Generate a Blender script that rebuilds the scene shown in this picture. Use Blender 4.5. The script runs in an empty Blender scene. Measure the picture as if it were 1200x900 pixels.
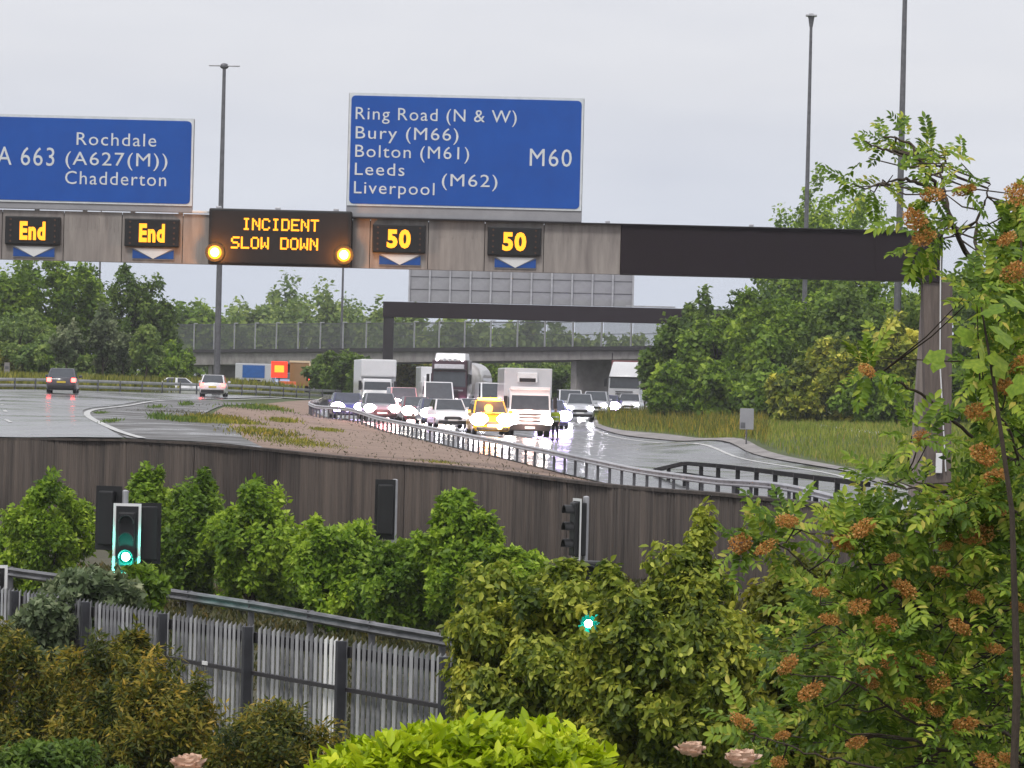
import bpy, bmesh, math, random
import numpy as np
from mathutils import Vector, Matrix
S = bpy.context.scene
# ------------------------------------------------------------------ camera
F = 5000.0; HZ = 466.0; ROLL = math.atan(0.0244); PITCH = math.atan((HZ-450)/F)
Fw = Vector((0, math.cos(PITCH), math.sin(PITCH))); U0 = Vector((0, -math.sin(PITCH), math.cos(PITCH))); X0 = Vector((1, 0, 0))
cr, sr = math.cos(ROLL), math.sin(ROLL)
Rt = cr*X0 + sr*U0; Up = -sr*X0 + cr*U0
cam_d = bpy.data.cameras.new('camera'); cam = bpy.data.objects.new('camera', cam_d)
S.collection.objects.link(cam); S.camera = cam
cam_d.sensor_width = 36; cam_d.lens = F/1200*36; cam_d.clip_start = 0.5; cam_d.clip_end = 9000
cam.matrix_world = Matrix(((Rt.x, Up.x, -Fw.x, 0), (Rt.y, Up.y, -Fw.y, 0), (Rt.z, Up.z, -Fw.z, 0), (0, 0, 0, 1)))
# ------------------------------------------------------------------ world: overcast daylight
W = bpy.data.worlds.new('World'); S.world = W; W.use_nodes = True
nt = W.node_tree; N = nt.nodes; L = nt.links
for n in list(N): N.remove(n)
out = N.new('ShaderNodeOutputWorld'); bg = N.new('ShaderNodeBackground'); bg.inputs[1].default_value = 1.0
SUN_EL, SUN_AZ = math.radians(55), math.radians(200)
sky = N.new('ShaderNodeTexSky'); sky.sky_type = 'NISHITA'; sky.sun_disc = False
sky.sun_elevation = SUN_EL; sky.sun_rotation = SUN_AZ; sky.air_density = 1.0; sky.dust_density = 4.0
dim = N.new('ShaderNodeVectorMath'); dim.operation = 'SCALE'; dim.inputs['Scale'].default_value = 0.08
L.new(sky.outputs[0], dim.inputs[0])
tc = N.new('ShaderNodeTexCoord'); mp = N.new('ShaderNodeMapping'); mp.inputs['Scale'].default_value = (5, 5, 22)
L.new(tc.outputs['Generated'], mp.inputs[0])
nz = N.new('ShaderNodeTexNoise'); nz.inputs['Scale'].default_value = 1.2; nz.inputs['Detail'].default_value = 4; nz.inputs['Roughness'].default_value = .55
L.new(mp.outputs[0], nz.inputs['Vector'])
sep = N.new('ShaderNodeSeparateXYZ'); L.new(tc.outputs['Generated'], sep.inputs[0])
rmp = N.new('ShaderNodeValToRGB')
rmp.color_ramp.elements[0].position = 0.0; rmp.color_ramp.elements[0].color = (.56, .62, .73, 1)
rmp.color_ramp.elements[1].position = 0.35; rmp.color_ramp.elements[1].color = (.72, .72, .755, 1)
e = rmp.color_ramp.elements.new(0.075); e.color = (.65, .66, .70, 1)
L.new(sep.outputs['Z'], rmp.inputs[0])
cl = N.new('ShaderNodeValToRGB'); cl.color_ramp.elements[0].position = .3; cl.color_ramp.elements[0].color = (.90, .91, .94, 1)
cl.color_ramp.elements[1].position = .7; cl.color_ramp.elements[1].color = (1.06, 1.055, 1.045, 1)
L.new(nz.outputs['Fac'], cl.inputs[0])
mul = N.new('ShaderNodeMixRGB'); mul.blend_type = 'MULTIPLY'; mul.inputs[0].default_value = 1
L.new(rmp.outputs[0], mul.inputs[1]); L.new(cl.outputs[0], mul.inputs[2])
mx = N.new('ShaderNodeMixRGB'); mx.inputs[0].default_value = .93
L.new(dim.outputs[0], mx.inputs[1]); L.new(mul.outputs[0], mx.inputs[2])
L.new(mx.outputs[0], bg.inputs[0]); L.new(bg.outputs[0], out.inputs[0])
sd = bpy.data.lights.new('sun', 'SUN'); sd.energy = 1.5; sd.angle = math.radians(14); sd.color = (1, .97, .92)
so = bpy.data.objects.new('sun', sd); S.collection.objects.link(so)
sv = Vector((math.sin(SUN_AZ)*math.cos(SUN_EL), math.cos(SUN_AZ)*math.cos(SUN_EL), math.sin(SUN_EL)))
so.rotation_euler = sv.to_track_quat('Z', 'Y').to_euler()
S.view_settings.view_transform = 'Standard'; S.view_settings.look = 'None'; S.view_settings.exposure = 0.32; S.view_settings.gamma = 1
S.cycles.max_bounces = 5; S.cycles.diffuse_bounces = 2; S.cycles.glossy_bounces = 3; S.cycles.transmission_bounces = 3
S.cycles.transparent_max_bounces = 6; S.cycles.caustics_reflective = False; S.cycles.caustics_refractive = False

# ------------------------------------------------------------------ helpers
def P(u, v, d):
    r = Rt*((u-600)/F) + Up*((450-v)/F) + Fw
    return r*(d/r.y)
def hz(u): return HZ + (u-600)*0.0244
def zof(u, v, d): return P(u, v, d).z
MATS = {}
def _base(name):
    m = bpy.data.materials.new(name); m.use_nodes = True
    nt = m.node_tree; b = nt.nodes['Principled BSDF']; MATS[name] = m
    return m, nt, b
def noise(nt, scale, detail=4, rough=.6, vec=None, stretch=None):
    n = nt.nodes.new('ShaderNodeTexNoise'); n.inputs['Scale'].default_value = scale
    n.inputs['Detail'].default_value = detail; n.inputs['Roughness'].default_value = rough
    t = nt.nodes.new('ShaderNodeTexCoord'); src = t.outputs['Object']
    if stretch:
        mp = nt.nodes.new('ShaderNodeMapping'); mp.inputs['Scale'].default_value = stretch
        nt.links.new(src, mp.inputs[0]); src = mp.outputs[0]
    nt.links.new(src, n.inputs['Vector'])
    return n
def ramp(nt, fac, stops):
    r = nt.nodes.new('ShaderNodeValToRGB'); els = r.color_ramp.elements
    while len(els) < len(stops): els.new(.5)
    for el, (p, c) in zip(els, stops):
        el.position = p; el.color = (*c, 1) if len(c) == 3 else c
    nt.links.new(fac, r.inputs[0]); return r
def mat(name, c, rough=.6, metal=0, c2=None, scale=3, stretch=None, bump=0, emit=None, es=0, spec=.5, coat=0, rvar=None):
    if name in MATS: return MATS[name]
    m, nt, b = _base(name)
    c2 = c2 or tuple(x*.72 for x in c)
    n = noise(nt, scale, 5, .65, stretch=stretch)
    r = ramp(nt, n.outputs['Fac'], [(.3, c2), (.68, c)])
    nt.links.new(r.outputs[0], b.inputs['Base Color'])
    b.inputs['Roughness'].default_value = rough; b.inputs['Metallic'].default_value = metal
    b.inputs['Specular IOR Level'].default_value = spec; b.inputs['Coat Weight'].default_value = coat
    if rvar:
        n2 = noise(nt, scale*.6, 4, .6, stretch=stretch)
        mr = nt.nodes.new('ShaderNodeMapRange'); mr.inputs['From Min'].default_value = .35; mr.inputs['From Max'].default_value = .65
        mr.inputs['To Min'].default_value = rvar[0]; mr.inputs['To Max'].default_value = rvar[1]
        nt.links.new(n2.outputs['Fac'], mr.inputs[0]); nt.links.new(mr.outputs[0], b.inputs['Roughness'])
    if bump:
        n3 = noise(nt, scale*4, 4, .7, stretch=stretch)
        bp = nt.nodes.new('ShaderNodeBump'); bp.inputs['Strength'].default_value = bump; bp.inputs['Distance'].default_value = .05
        nt.links.new(n3.outputs['Fac'], bp.inputs['Height']); nt.links.new(bp.outputs[0], b.inputs['Normal'])
    if emit:
        b.inputs['Emission Color'].default_value = (*emit, 1); b.inputs['Emission Strength'].default_value = es
    return m
def leafmat(name, stops, trans=.4, rough=.5, hue=.5):
    m, nt, b = _base(name)
    a = nt.nodes.new('ShaderNodeAttribute'); a.attribute_name = 'rnd'
    r = ramp(nt, a.outputs['Fac'], stops)
    n = noise(nt, hue, 2, .5)
    r2 = ramp(nt, n.outputs['Fac'], [(.35, (.72, .80, .70)), (.65, (1.22, 1.15, 1.05))])
    mm = nt.nodes.new('ShaderNodeMixRGB'); mm.blend_type = 'MULTIPLY'; mm.inputs[0].default_value = 1
    nt.links.new(r.outputs[0], mm.inputs[1]); nt.links.new(r2.outputs[0], mm.inputs[2])
    nt.links.new(mm.outputs[0], b.inputs['Base Color']); b.inputs['Roughness'].default_value = rough
    b.inputs['Specular IOR Level'].default_value = .35
    t = nt.nodes.new('ShaderNodeBsdfTranslucent'); nt.links.new(mm.outputs[0], t.inputs[0])
    mx = nt.nodes.new('ShaderNodeMixShader'); mx.inputs[0].default_value = trans
    nt.links.new(b.outputs[0], mx.inputs[1]); nt.links.new(t.outputs[0], mx.inputs[2])
    nt.links.new(mx.outputs[0], nt.nodes['Material Output'].inputs['Surface'])
    return m

def link(o, parent=None):
    S.collection.objects.link(o)
    if parent: o.parent = parent
    return o
def tag(o, label=None, cat=None, group=None, kind=None):
    if label: o['label'] = label
    if cat: o['category'] = cat
    if group: o['group'] = group
    if kind: o['kind'] = kind
    return o
def thing(name, label, cat, loc=(0, 0, 0), rz=0, group=None):
    o = bpy.data.objects.new(name, None); o.empty_display_size = .3
    o.location = loc; o.rotation_euler = (0, 0, rz); link(o)
    return tag(o, label, cat, group)
def copy_tree(o, parent=None):
    c = o.copy(); S.collection.objects.link(c)
    if parent: c.parent = parent
    for ch in o.children: copy_tree(ch, c)
    return c
class MB:
    def __init__(s): s.bm = bmesh.new()
    def box(s, c, size, bev=0, rot=None, taper=None):
        r = bmesh.ops.create_cube(s.bm, size=1); vs = r['verts']
        for v in vs:
            if taper and v.co.z > 0: v.co.x *= taper[0]; v.co.y *= taper[1]
            v.co = Vector((v.co.x*size[0], v.co.y*size[1], v.co.z*size[2]))
        if rot is not None: bmesh.ops.rotate(s.bm, verts=vs, cent=(0, 0, 0), matrix=rot)
        bmesh.ops.translate(s.bm, verts=vs, vec=c)
        if bev:
            es = list({e for v in vs for e in v.link_edges})
            bmesh.ops.bevel(s.bm, geom=es, offset=bev, segments=2, affect='EDGES', profile=.6)
        return s
    def hull8(s, pts, bev=0, seg=2):   # bottom 4 (ccw), top 4
        v = [s.bm.verts.new(p) for p in pts]
        fs = [s.bm.faces.new([v[i] for i in q]) for q in ((3,2,1,0),(4,5,6,7),(0,1,5,4),(1,2,6,5),(2,3,7,6),(3,0,4,7))]
        if bev:
            bmesh.ops.bevel(s.bm, geom=list({e for x in v for e in x.link_edges}), offset=bev, segments=seg, affect='EDGES', profile=.6)
        return s
    def tube(s, pts, rad, n=8, cap=True):
        pts = [Vector(p) for p in pts]
        if not hasattr(rad, '__len__'): rad = [rad]*len(pts)
        rings = []
        for i, p in enumerate(pts):
            t = (pts[min(i+1, len(pts)-1)] - pts[max(i-1, 0)]).normalized()
            a = t.cross(Vector((0, 0, 1)) if abs(t.z) < .9 else Vector((1, 0, 0))).normalized(); b = t.cross(a)
            rings.append([s.bm.verts.new(p + (a*math.cos(2*math.pi*k/n) + b*math.sin(2*math.pi*k/n))*rad[i]) for k in range(n)])
        for r0, r1 in zip(rings, rings[1:]):
            for k in range(n): s.bm.faces.new((r0[k], r0[(k+1) % n], r1[(k+1) % n], r1[k]))
        if cap: s.bm.faces.new(rings[0][::-1]); s.bm.faces.new(rings[-1])
        return s
    def quad(s, *p): s.bm.faces.new([s.bm.verts.new(x) for x in p]); return s
    def prism(s, poly, y0, y1):      # poly in xz, extruded along y
        a = [s.bm.verts.new((x, y0, z)) for x, z in poly]; b = [s.bm.verts.new((x, y1, z)) for x, z in poly]
        n = len(poly); s.bm.faces.new(a); s.bm.faces.new(b[::-1])
        for i in range(n): s.bm.faces.new((a[i], b[i], b[(i+1) % n], a[(i+1) % n]))
        return s
    def sphere(s, c, r, sc=(1, 1, 1), u=10, v=7):
        q = bmesh.ops.create_uvsphere(s.bm, u_segments=u, v_segments=v, radius=r)
        for x in q['verts']: x.co = Vector((x.co.x*sc[0], x.co.y*sc[1], x.co.z*sc[2])) + Vector(c)
        return s
    def loft(s, rings, closed=True, cap=True):
        R = [[s.bm.verts.new(p) for p in r] for r in rings]; n = len(R[0])
        for a, b in zip(R, R[1:]):
            for k in range(n if closed else n-1): s.bm.faces.new((a[k], a[(k+1) % n], b[(k+1) % n], b[k]))
        if cap and closed: s.bm.faces.new(R[0][::-1]); s.bm.faces.new(R[-1])
        return s
    def mesh(s, name, m, smooth=False):
        bmesh.ops.recalc_face_normals(s.bm, faces=s.bm.faces)
        me = bpy.data.meshes.new(name); s.bm.to_mesh(me); s.bm.free()
        if m: me.materials.append(m)
        if smooth:
            me.polygons.foreach_set('use_smooth', [True]*len(me.polygons))
        return me
    def build(s, name, m, parent=None, smooth=False):
        return link(bpy.data.objects.new(name, s.mesh(name, m, smooth)), parent)
def objm(name, me, parent=None, loc=(0, 0, 0)):
    o = bpy.data.objects.new(name, me); o.location = loc; return link(o, parent)
def npmesh(name, V, Fc, m, rnd=None, smooth=False):
    me = bpy.data.meshes.new(name); V = np.asarray(V, np.float32).reshape(-1, 3); Fc = np.asarray(Fc, np.int32)
    k = Fc.shape[1]; me.vertices.add(len(V)); me.vertices.foreach_set('co', V.ravel())
    me.loops.add(Fc.size); me.loops.foreach_set('vertex_index', Fc.ravel())
    me.polygons.add(len(Fc)); me.polygons.foreach_set('loop_start', np.arange(0, Fc.size, k, dtype=np.int32))
    if smooth: me.polygons.foreach_set('use_smooth', np.ones(len(Fc), bool))
    me.update(calc_edges=True)
    if rnd is not None:
        a = me.attributes.new('rnd', 'FLOAT', 'FACE'); a.data.foreach_set('value', np.asarray(rnd, np.float32))
    me.materials.append(m); return me
def spline(pts, n):
    pts = np.array(pts, float); k = len(pts); out = []
    for t in np.linspace(0, k-1, n):
        i = min(int(t), k-2); f = t-i
        p0, p1, p2, p3 = pts[max(i-1, 0)], pts[i], pts[i+1], pts[min(i+2, k-1)]
        out.append(.5*((2*p1)+(-p0+p2)*f+(2*p0-5*p1+4*p2-p3)*f*f+(-p0+3*p1-3*p2+p3)*f**3))
    return np.array(out)
def rot_z(a): return Matrix.Rotation(a, 3, 'Z')

# ------------------------------------------------------------------ terrain of the motorway platform (heights fitted through surveyed points)
CT = [(0,515,150),(130,515,145),(260,521.7,140),(330,530,136),(440,540,130),(560,550,123),(660,563,118),(740,573,112),(860,585,105),
 (-300,500,165),(-300,470,240),(-300,455,320),(0,500,165),(0,480,195),(73,463,250),(0,457,272),(200,461.5,296),(300,464,313),(390,469,331),(251,467,286),
 (150,515,146),(98,485,193),(140,476,226),(230,470,268),(200,500,165),(300,500,180),(330,482,235),
 (368,490,235),(440,504,208),(500,518,184),(560,532,163),(600,541,152),(660,555,141),(750,576,128),(850,592,116),(1007,620,104),(1200,650,96),
 (450,495,222),(525,503,218),(572,511,213),(613,513,224),(651,518,226),(536,487,290),(438,481,285),(728,484,325),(640,488,290),
 (692,490,300),(697,500,268),(730,511,240),(800,519,223),(880,532,199),(1000,556,169),(1085,585,133),(1200,600,140),(1300,625,118),
 (876,518,205),(850,498,245),(1030,508,215),(1200,520,200),(760,487,290),(960,500,260),(1300,500,260),
 (200,458,440),(450,464,440),(330,459.5,345),(380,461,350),(297,458.5,352),(650,469,440),(850,474,440),(1100,478,440),(1300,482,440),(-300,448,440)]
CP = np.array([((u/350), math.log(d)*4, -(v-hz(u))*d/F) for u, v, d in CT])
def _k(r2): return np.where(r2 > 1e-12, r2*np.log(np.maximum(r2, 1e-12)), 0)
_A = CP[:, :2]; _n = len(_A)
_K = _k(((_A[:, None]-_A[None])**2).sum(-1)) + np.eye(_n)*.01
_P = np.hstack([np.ones((_n, 1)), _A]); _M = np.block([[_K, _P], [_P.T, np.zeros((3, 3))]])
_w = np.linalg.solve(_M, np.concatenate([CP[:, 2], np.zeros(3)]))
def Hn(u, d):
    u = np.clip(np.asarray(u, float), -320, 1320); d = np.asarray(d, float); dc = np.clip(d, 90, 440)
    q = np.stack([u/350, np.log(dc)*4], -1).reshape(-1, 2)
    z = _k(((q[:, None]-_A[None])**2).sum(-1)) @ _w[:_n] + _w[_n] + q @ _w[_n+1:]
    z = z.reshape(u.shape)
    t = np.clip((d-440)/600, 0, 1); return z*(1-t) + 1.0*t
def H(u, d): return float(Hn(np.array([u]), np.array([d]))[0])
def G(u, d, dz=0): return Vector(((u-600)/F*d, d, H(u, d)+dz))
def GL(y): return float(np.interp(y, [0, 14, 30, 46, 62, 74, 100, 9000], [-3.2, -3.3, -3.6, -5.3, -5.2, -4.5, -4.7, -4.7]))

# materials ---------------------------------------------------------
M_asph = mat('wet_asphalt', (.13, .13, .135), .3, c2=(.085, .085, .09), scale=.35, rvar=(.12, .34), bump=.06, spec=.9)
M_asphL = mat('wet_asphalt_worn', (.19, .19, .195), .3, c2=(.13, .13, .135), scale=.25, rvar=(.12, .32), bump=.06, spec=1.0)
M_gore = mat('rough_tarmac', (.13, .125, .12), .5, c2=(.07, .068, .065), scale=.5, rvar=(.2, .8), bump=.4)
M_soil = mat('bare_earth', (.34, .24, .185), .9, c2=(.19, .13, .10), scale=.5, bump=.7)
M_grassg = mat('grass_ground', (.085, .12, .03), .9, c2=(.06, .07, .025), scale=.4, bump=.6)
M_lowg = mat('verge_ground', (.09, .085, .045), .95, c2=(.06, .055, .035), scale=.7, bump=.6)
M_line = mat('road_paint', (.66, .66, .64), .4, c2=(.32, .32, .31), scale=2)
M_galv = mat('galvanised_steel', (.58, .58, .6), .42, .6, c2=(.40, .40, .42), scale=2.5)
M_galvd = mat('weathered_steel', (.17, .17, .18), .45, .4, c2=(.09, .09, .10), scale=3)
M_dark = mat('dark_steel', (.022, .018, .022), .55, 0, c2=(.015, .013, .014), scale=2)
M_conc = mat('concrete', (.33, .31, .30), .85, c2=(.17, .16, .155), scale=.8, bump=.2)
M_wall = mat('ribbed_brown_concrete', (.105, .082, .068), .9, c2=(.022, .018, .016), scale=1.1, stretch=(2.4, 2.4, .16), bump=.6)
M_brick = mat('red_brick', (.33, .12, .06), .9, c2=(.22, .08, .045), scale=3)
M_clad = mat('gantry_cladding', (.34, .305, .28), .6, c2=(.20, .175, .165), scale=1.4, stretch=(3, 1, .35), bump=.1)
M_beam = mat('gantry_beam_paint', (.017, .010, .015), .6, c2=(.016, .010, .012), scale=2, spec=.3)
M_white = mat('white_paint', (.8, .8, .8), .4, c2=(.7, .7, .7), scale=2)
M_blue = mat('sign_blue', (.004, .085, .42), .5, c2=(.003, .070, .36), scale=1)
M_bluep = mat('plate_blue', (.01, .08, .35), .5)
M_grey = mat('sign_grey', (.34, .34, .36), .5, c2=(.27, .27, .29), scale=1.2)
M_leg = mat('sign_white_film', (.75, .78, .80), .4, c2=(.6, .64, .66), scale=4)
M_blk = mat('black_plastic', (.012, .012, .013), .45, c2=(.008, .008, .009))
M_tyre = mat('tyre_rubber', (.02, .02, .02), .8)
M_glass = mat('vehicle_glass', (.045, .055, .065), .08, 0, c2=(.03, .035, .045), spec=.9)
M_chrome = mat('rim_metal', (.4, .4, .42), .3, .8)
M_amber = mat('amber_led', (.8, .3, .02), .5, emit=(1, .36, .014), es=1.4)
M_amberL = mat('amber_lantern', (.9, .4, .05), .5, emit=(1, .26, .01), es=1.6); M_amberC = mat('amber_lantern_core', (.9, .6, .2), .5, emit=(1, .62, .18), es=9)
M_green = mat('green_signal_lens_lit', (.02, .5, .4), .5, emit=(.015, 1, .72), es=1.3); M_greenc = mat('green_signal_core', (.1, .8, .6), .5, emit=(.25, 1, .8), es=60)
M_head = mat('headlamp_lit', (.9, .9, .9), .3, emit=(.93, .90, 1.0), es=60)
M_headw = mat('warm_headlamp_lit', (.9, .9, .9), .3, emit=(1.0, .90, .80), es=60)
M_lil = mat('lilac_headlamp_lit', (.8, .7, .9), .3, emit=(.66, .50, 1.0), es=45); M_pnk = mat('pinkish_headlamp_lit', (.9, .7, .7), .3, emit=(1, .62, .60), es=45)
M_headoff = mat('headlamp_clear', (.5, .5, .52), .1, 0, spec=.9)
M_tail = mat('tail_lamp_lit', (.6, .02, .02), .3, emit=(1, .06, .05), es=11)
M_tailoff = mat('tail_lamp', (.25, .01, .01), .2)
M_bark = mat('bark', (.07, .05, .035), .9, c2=(.035, .028, .02), scale=8, stretch=(1, 1, .3), bump=.4)
M_meshf = mat('parapet_mesh', (.16, .17, .17), .6, .3)

LM = {}
def lm(k, stops, **kw): LM[k] = leafmat('leaves_'+k, stops, **kw)
lm('green', [(0, (0.067, 0.128, 0.012)), (0.5, (0.183, 0.299, 0.024)), (1, (0.39, 0.525, 0.061))])
lm('bright', [(0, (0.097, 0.181, 0.012)), (0.5, (0.279, 0.423, 0.027)), (1, (0.556, 0.702, 0.084))])
lm('dark', [(0, (0.049, 0.098, 0.015)), (0.5, (0.116, 0.195, 0.027)), (1, (0.244, 0.342, 0.055))])
lm('olive', [(0, (0.077, 0.094, 0.013)), (0.45, (0.22, 0.242, 0.024)), (0.8, (0.396, 0.363, 0.044)), (1, (0.506, 0.396, 0.066))])
lm('rusty', [(0, (0.041, 0.062, 0.016)), (0.35, (0.124, 0.151, 0.023)), (0.7, (0.342, 0.279, 0.037)), (1, (0.6, 0.393, 0.062))])
lm('khaki', [(0, (0.074, 0.114, 0.016)), (0.45, (0.295, 0.349, 0.041)), (0.8, (0.646, 0.631, 0.094)), (1, (0.85, 0.806, 0.161))])
lm('lime', [(0, (.20, .30, .006)), (.5, (.46, .60, .010)), (1, (.74, .80, .05))], trans=.35)
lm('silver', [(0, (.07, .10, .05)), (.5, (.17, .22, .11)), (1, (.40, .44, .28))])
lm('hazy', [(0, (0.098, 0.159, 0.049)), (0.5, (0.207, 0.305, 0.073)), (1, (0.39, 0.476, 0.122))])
lm('yellowgrass', [(0, (0.09, 0.104, 0.018)), (0.5, (0.243, 0.252, 0.036)), (1, (0.414, 0.378, 0.081))])
lm('grass', [(0, (0.11, 0.146, 0.027)), (0.5, (0.268, 0.342, 0.049)), (0.85, (0.403, 0.354, 0.098)), (1, (0.464, 0.305, 0.146))])
lm('rowan', [(0, (.05, .10, .012)), (.5, (.17, .28, .025)), (.85, (.38, .48, .06)), (1, (.55, .50, .11))], trans=.35, hue=3.5)
lm('rust', [(0, (.34, .15, .045)), (.5, (.70, .34, .10)), (1, (.84, .52, .22))], hue=6)
lm('undergrowth', [(0, (.03, .03, .012)), (.5, (.075, .08, .02)), (1, (.17, .12, .04))])
lm('petal', [(0, (.80, .56, .47)), (1, (.97, .84, .76))], trans=.15)

# ------------------------------------------------------------------ the setting: ground, platform, roads
def grid_obj(name, V, nu, nv, m, kind='structure', parent=None, smooth=True):
    idx = np.arange(nu*nv).reshape(nu, nv)
    Fc = np.stack([idx[:-1, :-1], idx[1:, :-1], idx[1:, 1:], idx[:-1, 1:]], -1).reshape(-1, 4)
    me = npmesh(name, V, Fc, m, smooth=smooth); o = objm(name, me, parent)
    if kind: o['kind'] = kind
    return o
ys = np.concatenate([np.linspace(-60, 130, 96), [200, 500, 1500, 8000]]); xs = np.concatenate([[-5000, -800, -200], np.linspace(-80, 80, 81), [200, 800, 5000]])
rng = np.random.default_rng(3)
Vg = []
for x in xs:
    for y in ys:
        z = GL(y) + (rng.normal()*.05 if abs(x) < 70 and 20 < y < 130 else 0)
        Vg.append((x, y, z))
grid_obj('ground', Vg, len(xs), len(ys), M_lowg)
# retaining wall line in plan (u, v_top, d)
WL = [(-420,505,172),(-150,512,158),(0,515,150),(130,515.5,145.6),(260,521.9,140.6),(330,529.3,136.9),(440,540,130.4),(560,550.5,123),(660,563,118),(740,572,112),(860,581,105),(1010,597,97),(1200,615,88),(1450,650,76)]
WLp = spline(WL, 140)
wd_u = WLp[:, 0]; wd_d = WLp[:, 2]
def wall_d(u): return np.interp(u, wd_u, wd_d)
us = np.concatenate([np.linspace(-1500, -420, 12)[:-1], np.linspace(-420, 1450, 126), np.linspace(1450, 3000, 12)[1:]])
rows = []
for u in us:
    dw = wall_d(u) + .15
    dd = np.concatenate([np.exp(np.linspace(math.log(dw), math.log(450), 80)), [520, 650, 900, 1400, 2500, 5000, 8500]])
    z = Hn(np.full(len(dd), u), dd)
    if u < 900: pass
    rows.append(np.stack([(u-600)/F*dd, dd, z], -1))
grid_obj('terrain', np.array(rows).reshape(-1, 3), len(us), 87, M_grassg)

def ribbon(name, A, B, m, dz, n=90, k=14, kind='structure', parent=None, clampwall=True):
    a = spline(A, n); b = spline(B, n); V = []
    for i in range(n):
        for j in range(k):
            t = j/(k-1); ax, bx = (a[i, 0]-600)/F*a[i, 1], (b[i, 0]-600)/F*b[i, 1]
            x = ax+(bx-ax)*t; y = a[i, 1]+(b[i, 1]-a[i, 1])*t
            u = 600+F*x/y
            if clampwall:
                dw = wall_d(u)+.3
                if y < dw: x *= dw/y; y = dw
            V.append((x, y, u))
    V = np.array(V); z = Hn(V[:, 2], V[:, 1])+dz
    return grid_obj(name, np.stack([V[:, 0], V[:, 1], z], -1), n, k, m, kind, parent)
ribbon('earth_gore', [(230,130),(250,150),(270,180),(250,210),(280,250),(330,290),(370,320)], [(1010,97.5),(860,112),(740,127),(640,144),(560,164),(440,210),(366,242)], M_soil, .03)
ribbon('gore_tarmac', [(150,146),(120,165),(98,193),(110,212),(140,226),(230,270)], [(330,130),(290,150),(262,180),(240,205),(260,235),(300,275)], M_gore, .05)
innerA = [(150,144),(120,165),(98,193),(110,212),(140,226),(230,270),(330,312),(420,350),(480,440)]
ribbon('slip_road', innerA, [(-900,150),(-700,190),(-500,215),(-300,232),(-120,252),(0,268),(200,293),(390,329),(440,440)], M_asphL, .07, k=20)
def line_strip(name, pts, wd, dz, parent=None, m=None):
    s = spline(pts, 60); V = []
    W2 = [G(u, d, 0) for u, d in s]
    for i, p in enumerate(W2):
        t = (W2[min(i+1, 59)]-W2[max(i-1, 0)]); nrm = Vector((-t.y, t.x, 0)).normalized()
        for sg in (-1, 1):
            q = p+nrm*wd*.5*sg; u = 600+F*q.x/q.y
            V.append((q.x, q.y, H(u, q.y)+dz))
    return grid_obj(name, V, 60, 2, m or M_line, 'structure', parent)
line_strip('edge_marking', [(168,144.8),(138,156),(112,172),(103,188),(112,204),(150,224),(230,264),(330,304)], .28, .085)
line_strip('edge_marking', [(-20,151),(-120,190),(-60,240),(40,258),(200,285),(380,322)], .22, .085)
for k in range(5):
    a = k*18
    line_strip('lane_marking', [(10-k*6+4, 168+a), (4-k*2+4, 172+a)], .16, .085)
jamL = [(1400,82),(1200,91),(1010,99),(900,108),(800,119),(700,133),(640,143),(560,163),(500,185),(440,211),(378,243),(372,280),(420,350),(500,440)]
jamR = [(2200,112),(1500,120),(1180,135),(1040,155),(1000,169),(880,199),(800,223),(730,240),(704,258),(697,275),(694,300),(740,345),(790,390),(800,440)]
ribbon('motorway_road', jamL, jamR, M_asph, .07, n=130, k=24)
ribbon('hard_shoulder_edge', [(1500,119.5),(1180,134.5),(1040,154),(1000,168),(880,198),(800,222),(730,239),(703,258),(696,275),(693,300)],
       [(1500,121),(1182,137),(1044,158),(1003,172),(884,203),(804,229),(734,247),(708,265),(701,280),(699,300)], M_conc, .12, k=3)
line_strip('edge_marking', [(1160,131),(1020,152),(980,166),(860,196),(785,219),(718,238),(694,262),(686,290)], .2, .085)

# ------------------------------------------------------------------ foliage tools
def leaves(C, D, Nn, L_, wr, rnd, fold=.25, hexa=False):
    """leaf cards: C base, D axis, Nn normal, L_ length, wr width ratio"""
    Sd = np.cross(D, Nn); Sd /= np.linalg.norm(Sd, axis=1, keepdims=True)+1e-9
    Nn = np.cross(Sd, D); L_ = L_[:, None]
    if hexa:
        base = C; tip = C+D*L_-Nn*L_*.12; mid1 = C+D*L_*.35; mid2 = C+D*L_*.7-Nn*L_*.04
        w = L_*wr*.5
        V = np.stack([base, mid1-Sd*w+Nn*w*fold, mid2-Sd*w*.8+Nn*w*fold, tip, mid2+Sd*w*.8+Nn*w*fold, mid1+Sd*w+Nn*w*fold], 1)
        n = len(C); b = (np.arange(n)*6)[:, None]
        Fc = np.concatenate([b+np.array([[0, 1, 2, 3]]), b+np.array([[0, 3, 4, 5]])], 1).reshape(-1, 4)
        return V.reshape(-1, 3), Fc, np.repeat(rnd, 2)
    w = L_*wr*.5
    V = np.stack([C, C+D*L_*.45-Sd*w+Nn*w*fold, C+D*L_, C+D*L_*.45+Sd*w+Nn*w*fold], 1)
    n = len(C); b = (np.arange(n)*4)[:, None]
    Fc = np.concatenate([b+np.array([[0, 1, 2]]), b+np.array([[0, 2, 3]])], 1).reshape(-1, 3)
    return V.reshape(-1, 3), Fc, np.repeat(rnd, 2)
def unit(a): return a/(np.linalg.norm(a, axis=-1, keepdims=True)+1e-9)
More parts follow.
